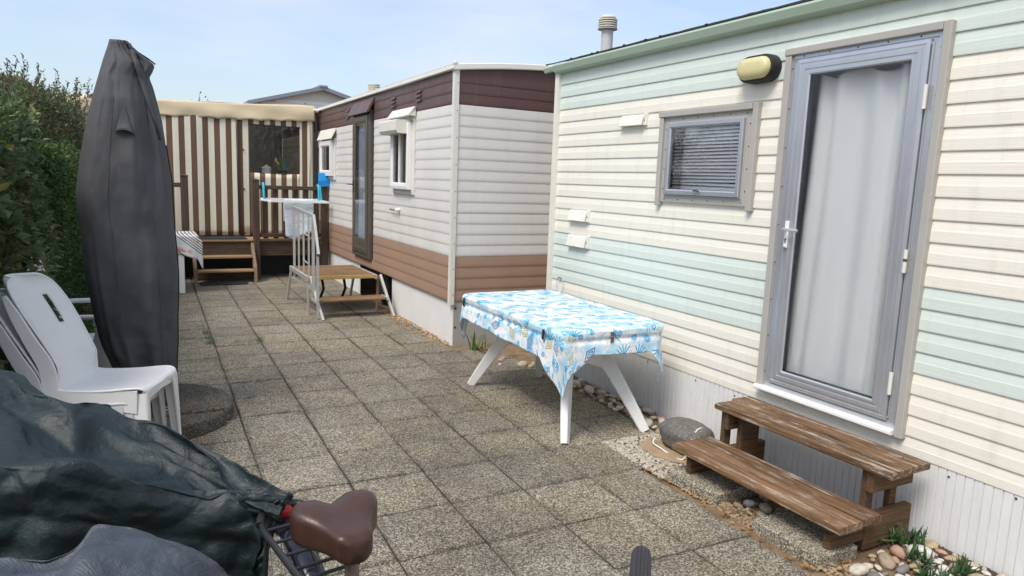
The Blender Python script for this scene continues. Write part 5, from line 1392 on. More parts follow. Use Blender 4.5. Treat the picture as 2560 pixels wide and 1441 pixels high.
b = MB(); b.tube([(0.185, 4.93, 0.23), (0.192, 4.92, 0.15), (0.188, 4.915, 0.09), (0.182, 4.91, 0.075), (0.178, 4.915, 0.09), (0.18, 4.925, 0.22)], 0.004, 6); b.lathe([(0.004, 0), (0.010, 0.006), (0.004, 0.014)], (0.193, 4.92, 0.165), 8); b.build('drawstring', M_PIPING, PS)
b = MB(); b.lathe([(0.03, 0.03), (0.03, 0.5)], (0.06, 4.95, 0), 14); b.build('mast', M_STEELBLK, PS)
b = MB(); b.tube([(0.10 + 0.05 * math.cos(a), 4.80 + 0.035 * math.sin(a), 0.098) for a in np.linspace(0, 2 * PI, 20, endpoint=False)], 0.003, 6, closed=True); o = b.build('wire_ring', M_ALU2, None, loc=(0.1, 4.8, 0.075)); tag(o, 'thin metal ring lying on the parasol base slab', 'ring')
# round base in two cast pieces
PB = thing('parasol_base', 'round aggregate concrete parasol base under the grey cover', 'base', (0.0, 4.92, 0))
def disc_piece(cut, upper):
    o_ = []
    for k in range(120):
        a = 2 * PI * k / 120; x, y = 0.535 * math.cos(a), 4.92 + 0.535 * math.sin(a)
        if (y > cut) == upper: o_.append((a, x, y))
    o_.sort(key=lambda q: (q[0] - (PI * 1.5 if upper else PI / 2)) % (2 * PI))
    pl = [(q[1], q[2]) for q in o_]; n = len(pl); b = MB(); cx, cy = np.mean(pl, 0)
    vs = []
    for ins, z in ((0.0, 0.0), (0.0, 0.075), (0.010, 0.089), (0.03, 0.094)):
        for x, y in pl:
            d = math.hypot(x - cx, y - cy); vs.append((cx + (x - cx) * (1 - ins / d), cy + (y - cy) * (1 - ins / d), z))
    fs = [(i * n + k, i * n + (k + 1) % n, (i + 1) * n + (k + 1) % n, (i + 1) * n + k) for i in range(3) for k in range(n)] + [tuple(3 * n + k for k in range(n))]
    b.add(vs, fs); return b.build('base_slab', M_BASE, PB, smooth=30)
disc_piece(4.684, True); disc_piece(4.668, False)

# ------------------------------------------------------------------ white chairs
def monobloc(label, mat, loc, rz, group=None):
    T = thing('plastic_chair', label, 'chair', loc, rz, group)
    pf = [(0.205, 0.385, .175), (0.222, 0.425, .195), (0.205, 0.447, .207), (0.15, 0.447, .212), (0.02, 0.434, .212), (-0.12, 0.432, .205), (-0.185, 0.445, .198), (-0.225, 0.50, .190), (-0.27, 0.60, .188), (-0.335, 0.73, .200), (-0.39, 0.83, .205), (-0.44, 0.91, .190), (-0.475, 0.955, .150), (-0.485, 0.97, .095)]
    Q = crspline(pf, 64); nu = 30; g_ = []
    for i, (x, z, w) in enumerate(Q):
        f = i / 63; row = []
        for j in range(nu + 1):
            u = -1 + 2 * j / nu
            back = max(0, min(1, (f - 0.46) / 0.12))
            lobes = 0.012 * (math.cos(u * PI) * -1) * max(0, 1 - f * 6)
            dish = -0.012 * (1 - u * u) * (1 - back) * min(1, f * 5)
            row.append((x + back * 0.075 * abs(u) ** 2.2 + lobes, u * w, z + dish + 0.006 * abs(u) ** 6 * (1 - back)))
        g_.append(row)
    b = MB(); b.grid(g_); m = nu + 1
    keep = []
    for idx, f in enumerate(b.f):
        i, j = idx // nu, idx % nu; u = -1 + 2 * (j + .5) / nu
        sl = any(abs(u - s0) < 0.05 and 43 <= i <= 49 for s0 in (-0.6, 0.6))
        if not sl: keep.append(f)
    b.f = keep
    a = Matrix.Rotation(0, 4, 'Z')
    def put(bb, nm, sm=60, solid=0.0): 
        o = bb.build(nm, mat, None, smooth=sm, solid=solid); o.parent = T; return o
    put(b, 'seat_shell', 180, 0.007)
    rim = [g_[i][0] for i in range(4, 64)] + [g_[63][j] for j in range(1, nu + 1)] + [g_[i][nu] for i in range(62, 3, -1)]
    c = MB(); c.tube(rim, 0.0065, 8); put(c, 'rolled_edge', 180)
    for s in (-1, 1):
        # front leg: folded L section, rear leg continuing up the side of the back
        c = MB(); c.sweep([(0.200, s * 0.196, 0.425), (0.212, s * 0.205, 0.22), (0.222, s * 0.215, 0.0)], [0.075, 0.06, 0.042], 0.012, (1, 0, 0), bev=0.003); c.sweep([(0.226, s * 0.180, 0.425), (0.234, s * 0.194, 0.22), (0.240, s * 0.208, 0.0)], 0.012, [0.05, 0.036, 0.022], (1, 0, 0), bev=0.003); put(c, 'front_leg', 40)
        pth = crspline([(-0.39, s * 0.200, 0.90), (-0.335, s * 0.214, 0.80), (-0.28, s * 0.208, 0.68), (-0.22, s * 0.200, 0.55), (-0.215, s * 0.203, 0.42), (-0.25, s * 0.212, 0.2), (-0.30, s * 0.22, 0.0)], 26)
        c = MB(); c.sweep([tuple(p) for p in pth], list(np.interp(np.linspace(0, 1, 26), [0, .15, .45, .7, 1], [0.02, 0.05, 0.075, 0.08, 0.045])), 0.011, (1, 0, 0.2), bev=0.003); put(c, 'rear_leg', 40)
        c = MB(); c.sweep([(0.19, s * 0.208, 0.385), (0.0, s * 0.210, 0.395), (-0.2, s * 0.203, 0.385)], [0.12, 0.085, 0.12], 0.010, (0, 0, 1), bev=0.003); put(c, 'side_apron', 40)
    c = MB(); c.sweep([(0.214, -0.19, 0.405), (0.225, 0, 0.415), (0.214, 0.19, 0.405)], [0.06, 0.04, 0.06], 0.010, (0, 0, 1), bev=0.003); put(c, 'front_apron', 40)
    return T
CG = 'white plastic garden chairs'
ch1 = monobloc('white plastic garden chair, topmost of the stack beside the parasol', M_PLAST, (-0.128, 4.04, 0.080), R_(-22), CG)
ch2 = monobloc('greyed plastic garden chair stacked underneath the topmost white one', M_PLASTG, (-0.195, 4.06, 0.004), R_(-21), CG)
ch3 = monobloc('grey plastic armchair at the left edge between green tarpaulin and hedge', M_PLASTG, (-0.80, 4.05, 0.0), R_(-14), CG)
for s in (-1, 1):
    c = MB(); c.sweep([tuple(p) for p in crspline([(-0.33, s * 0.23, 0.74), (-0.2, s * 0.265, 0.72), (0.05, s * 0.275, 0.70), (0.17, s * 0.265, 0.64), (0.225, s * 0.24, 0.45), (0.235, s * 0.225, 0.2)], 26)], 0.055, 0.016, (0, 1, 0), bev=0.005)
    o = c.build('armrest', M_PLASTG, None, smooth=50); o.parent = ch3

# slatted armchair
SC = thing('garden_armchair', 'white slatted plastic armchair behind the grey parasol cover', 'armchair', (-0.42, 5.68, 0))
for y, s in ((5.33, -1), (6.03, 1)):
    b = MB(); b.sweep([tuple(p) for p in crspline([(-0.62, y, 0.60), (-0.45, y, 0.615), (-0.25, y, 0.61), (-0.16, y, 0.59)], 14)], 0.065, 0.028, (0, 1, 0), bev=0.008); b.build('armrest', M_PLAST, SC, smooth=50)
    b = MB(); b.sweep([tuple(p) for p in crspline([(-0.19, y, 0.595), (-0.235, y, 0.45), (-0.25, y, 0.34), (-0.19, y, 0.16), (-0.12, y, 0.0)], 16)], [0.09] * 3 + [0.10] * 5 + [0.12] * 3 + [0.09] * 5, 0.03, (1, 0, 0.3), bev=0.006); b.build('front_leg', M_PLAST, SC, smooth=50)
    b = MB(); b.sweep([tuple(p) for p in crspline([(-0.60, y, 0.60), (-0.58, y, 0.4), (-0.64, y, 0.0)], 12)], [0.05] * 12, 0.03, (1, 0, 0), bev=0.006); b.build('rear_leg', M_PLAST, SC, smooth=50)
    b = MB(); b.sweep([(-0.24, y, 0.14), (-0.62, y, 0.16)], 0.03, 0.05, (0, 1, 0), bev=0.005); b.build('foot_rail', M_PLAST, SC)
for k in range(10):
    y = 5.40 + 0.062 * k; b = MB(); b.sweep([(-0.18, y, 0.375), (-0.35, y, 0.365), (-0.55, y, 0.36)], 0.048, 0.014, (0, 1, 0), bev=0.004); b.build('seat_slat', M_PLAST, SC)
for k in range(9):
    y = 5.42 + 0.065 * k; b = MB(); b.sweep([tuple(p) for p in crspline([(-0.50, y, 0.37), (-0.545, y, 0.60), (-0.62, y, 0.88), (-0.67, y, 1.05)], 8)], 0.034, 0.014, (0, 1, 0), bev=0.004); b.build('back_slat', M_PLAST, SC)
for pa in ([(-0.55, 5.37, 0.62), (-0.67, 5.37, 1.07)], [(-0.55, 5.99, 0.62), (-0.67, 5.99, 1.07)]):
    b = MB(); b.sweep(pa, 0.05, 0.03, (0, 1, 0), bev=0.006); b.build('back_post', M_PLAST, SC)
b = MB(); b.sweep([tuple(p) for p in crspline([(-0.67, 5.36, 1.05), (-0.685, 5.68, 1.12), (-0.67, 6.0, 1.05)], 12)], 0.028, 0.06, (1, 0, 0), bev=0.008); b.build('top_rail', M_PLAST, SC, smooth=50)

# far white table with a cloth
FT = thing('far_table', 'white table behind the parasol with a striped cloth on it', 'table', (0.05, 10.35, 0))
b = MB(); b.box(-0.68, 0.70, 10.02, 10.74, 0.735, 0.765, 0.008); b.build('table_top', M_PVC, FT)
for x in (-0.62, 0.50):
    for y in (10.06, 10.70): b = MB(); b.box(x - 0.035, x + 0.035, y - 0.03, y + 0.03, 0.0, 0.735, 0.006); b.build('leg', M_PVC, FT)
pts = []
for i in range(40):
    x = -0.1 + 0.86 * i / 39; row = []
    for j in range(26):
        f = j / 25
        if f < .5: y = 10.72 - f * 1.42 * .98; z = 0.772 + 0.004 * math.sin(x * 9 + f * 11)
        else:
            d = (f - .5) * 2 * (0.12 + 0.20 * max(0, (x - 0.1) / .6)); y = 10.005 - 0.012 * math.sin(x * 23) * d * 6; z = 0.768 - d
        if x > 0.70: z -= (x - 0.70) * (1.2 + f); 
        row.append((x, y, z))
    pts.append(row)
b = MB(); b.grid(pts); o = b.build('table_runner', M_RUNNER, None, smooth=180, loc=(0.3, 10.3, 0.77), solid=0.003); tag(o, 'white cloth with black stripes hanging off the far table corner', 'tablecloth')
pts = []
for i in range(12):
    x = -0.83 + 0.20 * i / 11; pts.append([(x - .02 * (j / 10) * math.sin(i), 10.0 - 0.02 * math.sin(i * .9) * j / 10 - .03 * j / 10, 0.79 - (0.19) * j / 10 - 0.03 * abs(i - 5) / 5) for j in range(11)])
b = MB(); b.grid(pts); o = b.build('patterned_cloth', M_PINK, None, smooth=180, loc=(-0.75, 10, 0.7), solid=0.003); tag(o, 'pink and white patterned cloth hanging left of the parasol', 'cloth')

# ------------------------------------------------------------------ tarpaulins
def loft(rows, nu, nv, amp, freq, seed, name, mat, label):
    R0_ = [crspline(np.array(r), nu) for r in rows]
    g_ = np.array([crspline(np.array([r[i] for r in R0_]), nv) for i in range(nu)])     # [u][v][3]
    du = np.gradient(g_, axis=0); dv = np.gradient(g_, axis=1); N = np.cross(du, dv); N /= np.linalg.norm(N, axis=2, keepdims=True) + 1e-9
    su = np.concatenate([[0], np.cumsum(np.linalg.norm(np.diff(g_[:, nv // 2], axis=0), axis=1))])[:, None] * np.ones((1, nv))
    sv = np.concatenate([[0], np.cumsum(np.linalg.norm(np.diff(g_[nu // 2], axis=0), axis=1))])[None, :] * np.ones((nu, 1))
    wob = 0.25 * fbm(np.stack([su * 2, sv * 2, su * 0 + seed], -1), 3)
    f1 = ridged(np.stack([su * freq * .55 + wob, sv * freq * 1.9 + wob * 2, su * 0 + seed], -1), 2)
    f2 = ridged(np.stack([(su + sv) * freq * 1.2 + wob, (su - sv) * freq * .5, su * 0 + seed + 7], -1), 2)
    f3 = ridged(np.stack([(su - sv) * freq * 2.6, (su + sv) * freq * 1.3 + wob * 3, su * 0 + seed + 3], -1), 2)
    def crump(sx, sy, sd):
        a, c = su * sx + wob * 1.2, sv * sy + wob * 1.2; ia, ic = np.floor(a).astype(int), np.floor(c).astype(int); F1 = np.full(a.shape, 9.0); F2 = F1.copy()
        for dx in (-1, 0, 1):
            for dy in (-1, 0, 1):
                jx = _perm[(ia + dx) % 64, (ic + dy) % 64, sd % 64]; jy = _perm[(ia + dx) % 64, (ic + dy) % 64, (sd + 9) % 64]
                ds = np.hypot(ia + dx + jx - a, ic + dy + jy - c); F2 = np.minimum(F2, np.maximum(F1, ds)); F1 = np.minimum(F1, ds)
        return F2 - F1
    d = amp * (0.9 * f1 + 0.7 * f2 + 0.75 * crump(freq * .6, freq * 1.5, 3) + 0.6 * crump(freq * 1.5, freq * 2.6, 21) + 0.22 * crump(freq * 4, freq * 5.5, 40))
    g_ = g_ + N * d[..., None]
    arc_u = np.concatenate([[0], np.cumsum(np.linalg.norm(np.diff(g_[:, nv // 2], axis=0), axis=1))]); arc_v = np.concatenate([[0], np.cumsum(np.linalg.norm(np.diff(g_[nu // 2], axis=0), axis=1))])
    uv = np.stack(np.meshgrid(arc_u, arc_v, indexing='ij'), -1).reshape(-1, 2)
    b = MB(); b.grid([[tuple(p) for p in r] for r in g_])
    c = g_.reshape(-1, 3).mean(0); o = b.build(name, mat, None, smooth=180, loc=(c[0], c[1], 0), uv=uv)
    tag(o, label, 'tarpaulin')
    e = g_[-1][::3]; hm = MB(); hm.tube([tuple(p) for p in e], 0.0045, 6); hm.build('hem', mat, o, smooth=180, uv=np.zeros((len(hm.v), 2)))
    for f in ():
        j = int(f * (nv - 1)); p = Vector(g_[-9, j]); w = Vector(N[-9, j]).normalized(); a_ = w.cross(Vector((0.3, 0.2, 1))).normalized(); c_ = w.cross(a_)
        ey = MB(); ey.tube([tuple(p - w * 0.002 * sg + a_ * 0.009 * math.cos(x) + c_ * 0.009 * math.sin(x)) for sg in (1,) for x in np.linspace(0, 2 * PI, 14, endpoint=False)], 0.003, 5, closed=True); ey.build('eyelet', M_ALU2, o, smooth=180)
    return o
B_ = [(-0.80, 2.75, 1.12), (-0.55, 2.55, 1.07), (-0.358, 2.391, 1.03), (-0.277, 2.302, 1.0), (-0.172, 2.209, 0.97), (-0.115, 2.27, 0.945), (-0.027, 2.216, 0.90), (0.028, 2.192, 0.88), (0.102, 2.077, 0.86), (0.173, 1.981, 0.82), (0.222, 1.87, 0.79), (0.317, 1.797, 0.76)]
C_ = [(-0.70, 1.90, 1.0), (-0.45, 1.84, 0.97), (-0.284, 1.81, 0.95), (-0.225, 1.796, 0.93), (-0.145, 1.804, 0.92), (-0.073, 1.817, 0.88), (0.001, 1.849, 0.84), (0.073, 1.867, 0.81), (0.15, 1.86, 0.79), (0.224, 1.850, 0.772), (0.27, 1.82, 0.765), (0.312, 1.785, 0.757)]
B_, C_ = crspline(B_, 12), crspline(C_, 12)
mid = (B_ + C_) / 2; mid[:, 2] += np.linspace(-0.075, -0.005, 12); mid[:, 2] += 0.03 * np.sin(np.arange(12) * 1.1)
q1 = B_ * .85 + C_ * .15; q1[:, 2] -= 0.012
q3 = B_ * .15 + C_ * .85; q3[:, 2] -= 0.004
ff = np.linspace(0, 1, 12)[:, None]
D_ = C_ + np.array([0.0, -0.035, -0.10]); D_[-1] = (0.262, 1.775, 0.67); D_[-2] = (0.235, 1.795, 0.655)
E_ = C_ + np.array([0.01, -0.02, -0.36]); E_[-1] = (0.22, 1.76, 0.50); E_[-2] = (0.19, 1.79, 0.46)
F_ = C_ + np.array([0.0, -0.06, -0.78]); F_[:, 2] = 0.03; F_[-1] = (0.16, 1.80, 0.05)
K1 = B_ + np.array([0.02, 0.10, -0.08]); K1[-1] = (0.318, 1.81, 0.752); K1[-2] = (0.24, 1.93, 0.75)
K2 = B_ + np.array([0.03, 0.20, -0.45]); K2[-1] = (0.26, 1.90, 0.5); K2[-2] = (0.24, 1.98, 0.45)
K3 = B_ + np.array([0.03, 0.22, 0]); K3[:, 2] = 0.03; K3[-1] = (0.22, 1.93, 0.04)
loft([K3, K2, K1, B_, q1, mid, q3, C_, D_, E_, F_], 250, 230, 0.019, 3.4, 21.0, 'green_tarpaulin', M_TARPG, 'dark green tarpaulin draped over parked bicycles beside the chair stack')
Rg = np.array([(-0.62, 1.27, 0.98), (-0.40, 1.24, 1.0), (-0.20, 1.20, 1.015), (-0.119, 1.176, 1.022), (-0.08, 1.19, 1.05), (-0.035, 1.18, 1.042), (0.008, 1.161, 1.03), (0.062, 1.133, 1.0), (0.127, 1.131, 0.95), (0.17, 1.12, 0.86)])
loft([Rg + (0, .20, -.95), Rg + (0, .17, -.55), Rg + (0, .06, -.06), Rg, Rg + (-.01, -.08, -.012), Rg + (-.02, -.22, -.035), Rg + (-.03, -.38, -.10), Rg + (-.03, -.46, -.5), Rg + (-.03, -.48, -.95)], 220, 200, 0.011, 5.0, 37.0, 'blue_tarpaulin', M_TARPB, 'blue grey tarpaulin hump at the bottom left corner')

# ------------------------------------------------------------------ bicycle
GI, GE = (0.698, 0.177), (0.601, 0.289)
HX, HY = 0.15, -0.989; LXX, LYY = 0.989, 0.15
def bk(a, s, z): return (0.372 + HX * a + LXX * s, 1.43 + HY * a + LYY * s, z)     # a forwards of the saddle, s to its left
BK = thing('bicycle', 'black city bicycle with brown saddle and rear carrier in the foreground', 'bicycle', bk(0, 0, 0))
pf = [(-0.125, 0.045, 0.012), (-0.118, 0.082, 0.030), (-0.095, 0.100, 0.040), (-0.06, 0.105, 0.044), (-0.02, 0.094, 0.040), (0.02, 0.070, 0.033), (0.055, 0.055, 0.030), (0.088, 0.047, 0.028), (0.115, 0.040, 0.024), (0.13, 0.024, 0.010)]
Q = crspline(pf, 46); g_ = []
for i, (a, w, h) in enumerate(Q):
    row = []; f = i / 45
    for k in range(36):
        an = 2 * PI * k / 36; c, s = math.cos(an), math.sin(an)
        x = w * np.sign(c) * abs(c) ** 0.5
        if s >= 0: z = h * abs(s) ** 0.55 + 0.016 * (1 - f) * (abs(x) / .105) - 0.016 * math.exp(-(x / 0.017) ** 2) * min(1, (1 - f) * 2.0)
        else: z = -(0.060 - 0.016 * f) * abs(s) ** 0.45
        nota = 0.028 * math.exp(-(x / 0.03) ** 2) * max(0, 1 - f * 5)
        a2 = (a + nota) * .72; x2 = x * .93; row.append(bk(a2 + x2 * 0.06, x2 - a2 * 0.06, 0.846 + z * 0.9 - 0.004 * f))
    g_.append(row)
b = MB(); b.grid([[g_[i][k] for i in range(46)] for k in range(36)], close_u=True)
for e in (0, 45):
    c0 = len(b.v); b.v.append(tuple(np.mean([g_[e][k] for k in range(36)], 0))); b.f += [(k * 46 + e, ((k + 1) % 36) * 46 + e, c0) for k in range(36)]
b.build('saddle', M_SADDLE, BK, smooth=180)
b = MB(); b.tube([bk(0.045, 0, 0.81), bk(0.10, 0, 0.45)], 0.0155, 12); b.build('seat_post', M_CHAIN, BK, smooth=50)
b = MB()
AX = bk(-0.34, 0, 0.34); FX = bk(0.90, 0, 0.34)
def wheel(a):
    c = Vector(bk(a, 0, 0.345)); t = MB()
    ring = [tuple(c + Vector((HX, HY, 0)) * (0.325 * math.cos(x)) + Vector((0, 0, 1)) * (0.325 * math.sin(x))) for x in np.linspace(0, 2 * PI, 48, endpoint=False)]
    t.tube(ring, 0.02, 8, closed=True); wh = t.build('tyre', M_BLACK, BK, smooth=180)
    t = MB(); t.tube([tuple(c + (Vector(p) - c) * 0.94) for p in ring], 0.009, 6, closed=True); t.build('rim', M_ALU2, wh, smooth=180)
    for k in range(18):
        an = 2 * PI * k / 18; t = MB(); t.tube([tuple(c + Vector((LXX, LYY, 0)) * (0.02 if k % 2 else -.02)), tuple(c + Vector((HX, HY, 0)) * (0.30 * math.cos(an)) + Vector((0, 0, 0.30 * math.sin(an))))], 0.0012, 4); t.build('spoke', M_ALU2, wh)
    t = MB(); t.tube([tuple(c - Vector((LXX, LYY, 0)) * .05), tuple(c + Vector((LXX, LYY, 0)) * .05)], 0.018, 10); t.build('hub', M_ALU2, wh)
wheel(-0.36); wheel(0.86)
c = Vector(bk(-0.36, 0, 0.345)); pts = []
for x in np.linspace(R_(-20), R_(200), 44):
    pts.append([tuple(c + Vector((HX, HY, 0)) * ((0.362 - 0.016 * abs(u) ** 2) * math.cos(PI - x)) + Vector((0, 0, (0.362 - 0.016 * abs(u) ** 2) * math.sin(PI - x))) + Vector((LXX, LYY, 0)) * (0.032 * u)) for u in np.linspace(-1, 1, 9)])
b = MB(); b.grid(pts); b.build('mudguard', plain('glossy black mudguard', (0.012, 0.014, 0.022, 1), 0.15), BK, smooth=180, solid=0.002)
for pa, nm in (([bk(0.10, 0, 0.46), bk(0.16, 0, 0.27)], 'seat_tube'), ([bk(0.16, 0, 0.27), bk(0.72, 0, 0.66)], 'down_tube'), ([bk(0.11, 0, 0.42), bk(0.70, 0, 0.74)], 'top_tube'), ([bk(0.72, 0, 0.62), bk(0.69, 0, 0.90)], 'head_tube')):
    b = MB(); b.tube(pa, 0.017, 10); b.build(nm, M_STEELBLK, BK, smooth=50)
for s in (-0.05, 0.05):
    b = MB(); b.tube([bk(0.16, s * .4, 0.27), bk(-0.36, s * 1.2, 0.345), bk(0.09, s * .3, 0.50)], 0.009, 8); b.build('stay', M_STEELBLK, BK)
    b = MB(); b.tube([bk(0.72, s * .7, 0.64), bk(0.77, s, 0.58), bk(0.86, s, 0.345)], 0.011, 8); b.build('fork_blade', M_STEELBLK, BK)
b = MB(); b.tube([tuple(p) for p in crspline([bk(0.60, -0.291, 0.98), bk(0.69, -0.164, 0.98), bk(0.73, -0.08, 0.975), bk(0.705, 0, 0.955), bk(0.73, 0.08, 0.975), bk(GI[0], GI[1], 0.98), bk(GE[0] + .004, GE[1], 0.98)], 40)], 0.011, 10); b.build('handlebar', M_CHAIN, BK, smooth=60)
b = MB(); b.tube([bk(0.69, 0, 0.88), bk(0.705, 0, 0.965)], 0.014, 10); b.build('stem', M_CHAIN, BK, smooth=50)
M_GRIP = plain('ribbed rubber grip', (0.035, 0.030, 0.034, 1), 0.55, var=0.1)
def grip(p0, p1):
    p0, p1 = Vector(p0), Vector(p1); t = (p1 - p0).normalized(); a = t.cross(Vector((0, 0, 1))).normalized(); c_2 = t.cross(a); g2 = []
    for k in range(48):
        an = 2 * PI * k / 48; rib = 0.0012 * (1 if (k % 3) else -1); row = []
        for f, r in ((0, 0.014), (0.0, 0.0175), (0.05, 0.0175), (0.07, 0.0155), (0.12, 0.0162 + rib), (0.86, 0.0162 + rib), (0.93, 0.0158), (0.975, 0.0125), (1.0, 0.006), (1.0, 0.0005)):
            row.append(tuple(p0 + (p1 - p0) * f + (a * math.cos(an) + c_2 * math.sin(an)) * r))
        g2.append(row)
    q = MB(); q.grid(g2, close_u=True); return q
grip(bk(GI[0], GI[1], 0.98), bk(GE[0], GE[1], 0.98)).build('grip', M_GRIP, BK, smooth=35)
grip(bk(0.69, -0.164, 0.98), bk(0.60, -0.291, 0.98)).build('grip', M_GRIP, BK, smooth=35)
# rear carrier
def bar(pts, r, nm='carrier_bar'):
    q = MB(); q.tube(pts, r, 8); return q.build(nm, M_STEELBLK, BK, smooth=60)
zc = 0.715
bar([bk(-0.05, -0.075, zc), bk(-0.30, -0.075, zc), bk(-0.36, -0.065, zc)], 0.0085, 'carrier_side')
bar([bk(-0.05, 0.06, zc), bk(-0.30, 0.06, zc), bk(-0.36, 0.05, zc)], 0.0085, 'carrier_side')
bar([tuple(p) for p in crspline([bk(-0.345, -0.072, zc), bk(-0.385, -0.05, zc + .012), bk(-0.395, 0, zc + .016), bk(-0.385, 0.045, zc + .012), bk(-0.345, 0.06, zc)], 14)], 0.012, 'carrier_loop')
for a in (-0.31, -0.24, -0.17, -0.10, -0.05): bar([bk(a, -0.075, zc), bk(a, 0.06, zc)], 0.0045)
for s in (-0.075, 0.06): bar([bk(-0.28, s, zc), bk(-0.36, s * .9, 0.36)], 0.006, 'carrier_stay')
q = MB(); q.lathe([(0.024, 0), (0.030, 0.008), (0.022, 0.02)], bk(-0.372, -0.004, zc - 0.004), 14, 'y'); q.build('rear_light', M_RED, BK, smooth=60)

# ------------------------------------------------------------------ planting
def leaf_mesh(name, C, D, L, Wd, mat, parent, loc, curl=0.15):
    """C centres, D directions (unit), L lengths, Wd widths: one folded quad pair per leaf"""
    n = len(C); D = D / (np.linalg.norm(D, axis=1, keepdims=True) + 1e-9)
    up = rng.normal(0, 0.6, (n, 3)) + [0, 0, 1.0]
    Sd = np.cross(D, up); Sd /= np.linalg.norm(Sd, axis=1, keepdims=True) + 1e-9
    Nn = np.cross(Sd, D)
    L = L[:, None]; Wd = Wd[:, None]
    v0 = C; v1 = C + D * L * 0.45 + Sd * Wd * 0.5 + Nn * Wd * curl; v2 = C + D * L - Nn * L * 0.08; v3 = C + D * L * 0.45 - Sd * Wd * 0.5 + Nn * Wd * curl
    Vv = np.stack([v0, v1, v2, v3], 1).reshape(-1, 3) - np.array(loc)
    me = bpy.data.meshes.new(name)
    me.vertices.add(4 * n); me.vertices.foreach_set('co', Vv.ravel())
    idx = np.arange(n)[:, None] * 4
    tri = np.concatenate([idx + [0, 1, 2], idx + [0, 2, 3]], 1).reshape(-1)
    me.loops.add(6 * n); me.loops.foreach_set('vertex_index', tri)
    me.polygons.add(2 * n); me.polygons.foreach_set('loop_start', np.arange(2 * n) * 3); me.polygons.foreach_set('loop_total', np.full(2 * n, 3))
    uvl = me.uv_layers.new(name='uv'); r = rng.random(n)[:, None] * np.ones((1, 6)); w = np.tile([0.5, 0.0, 0.5, 0.5, 0.5, 1.0], (n, 1))
    uvl.data.foreach_set('uv', np.stack([r, w], -1).ravel())
    me.update(calc_edges=True); me.validate(); me.materials.append(mat)
    o = bpy.data.objects.new(name, me); COL.objects.link(o); o.parent = parent
    if parent is None: o.location = loc
    return o
def shrub(name, label, box, n, lsz, ratio, mat, bulge=0.25, depth=0.28, top=None, seed=0, sprigs=0, sprig_h=0.4, droop=0.0):
    x0, x1, y0, y1, z0, z1 = box; c = ((x0 + x1) / 2, (y0 + y1) / 2, 0)
    T = thing(name, label, 'shrub', c)
    # sample the faces of the block (front, top, two ends) and push inwards
    fw = np.array([(y1 - y0) * (z1 - z0) * 1.7, (x1 - x0) * (y1 - y0), (x1 - x0) * (z1 - z0) * .6, (x1 - x0) * (z1 - z0) * .35])
    face = rng.choice(4, n, p=fw / fw.sum()); u = rng.random(n); w = rng.random(n)
    P = np.zeros((n, 3)); N = np.zeros((n, 3))
    for f, (pf, nv) in enumerate((((1, 0, 0), (1, 0, 0)), ((0, 0, 1), (0, 0, 1)), ((0, -1, 0), (0, -1, 0)), ((0, 1, 0), (0, 1, 0)))):
        k = face == f
        X = x0 + (x1 - x0) * u; Y = y0 + (y1 - y0) * w; Z = z0 + (z1 - z0) * w
        if f == 0: P[k] = np.stack([np.full(k.sum(), x1), (y0 + (y1 - y0) * u)[k], Z[k]], -1)
        if f == 1: P[k] = np.stack([X[k], Y[k], np.full(k.sum(), z1)], -1)
        if f == 2: P[k] = np.stack([X[k], np.full(k.sum(), y0), Z[k]], -1)
        if f == 3: P[k] = np.stack([X[k], np.full(k.sum(), y1), Z[k]], -1)
        N[k] = nv
    lump = fbm(P * 2.0 + seed, 4) * bulge + fbm(P * 6.5 + seed, 3) * bulge * .35
    ins = rng.exponential(depth * .5, n) - 0.02
    P = P + N * (lump - ins)[:, None]
    # round the top front edge
    e = np.clip((P[:, 2] - (z1 - 0.5)) / 0.5, 0, 1); P[:, 0] -= e ** 2 * 0.25 * (face == 0)
    gaps = fbm(P * 5 + seed + 31, 2) > -0.55
    P, N = P[gaps], N[gaps]; P[:, 2] = np.clip(P[:, 2], 0.03, 9); n2 = len(P)
    D = N * 0.7 + rng.normal(0, 0.75, (n2, 3)) + [0, 0, 0.25 - droop]
    L = lsz * rng.uniform(0.6, 1.35, n2)
    allP, allD, allL = [P], [D], [L]
    tw = MB()
    for k in range(sprigs):
        bx = Vector((random.uniform(x0, x1), random.uniform(y0, y1), z1 - 0.25)); h = random.uniform(.5, 1.2) * sprig_h + .2
        d = Vector((random.gauss(0.12, .25), random.gauss(-.1, .25), 1)).normalized(); pts = [bx + d * (h * t) + Vector((random.gauss(0, .012), random.gauss(0, .012), 0)) for t in np.linspace(0, 1, 7)]
        tw.tube([tuple(p) for p in pts], [0.004 * (1 - .75 * t) for t in np.linspace(0, 1, 7)], 4)
        m = int(h / 0.013); tt = np.linspace(0.15, 1.0, m)
        pp = np.array([np.array(bx) + np.array(d) * h * t for t in tt]); dd = rng.normal(0, .7, (m, 3)) + np.array(d) * .8
        allP.append(pp); allD.append(dd); allL.append(lsz * rng.uniform(.5, 1.0, m) * 1.05)
    P, D, L = np.concatenate(allP), np.concatenate(allD), np.concatenate(allL)
    leaf_mesh('foliage', P, D, L, L * ratio, mat, T, c)
    # stems inside
    for k in range(max(5, int((y1 - y0) * 4))):
        y = random.uniform(y0 + .1, y1 - .1); x = random.uniform(x0 + .2, x1 - 0.18); m = MB()
        pts = [(x, y, -0.02), (x + random.gauss(0, .05), y + random.gauss(0, .06), z1 * .35), (x + random.gauss(0, .12), y + random.gauss(0, .15), z1 * .7), (x + random.gauss(0, .2), y + random.gauss(0, .2), z1 * .95)]
        m.tube([tuple(p) for p in crspline(pts, 9)], [0.02 * (1 - .7 * t) for t in np.linspace(0, 1, 9)], 6); m.build('stem', M_TWIG, T, smooth=180)
    if sprigs: tw.build('twigs', M_TWIG, T, kind='stuff')
    return T
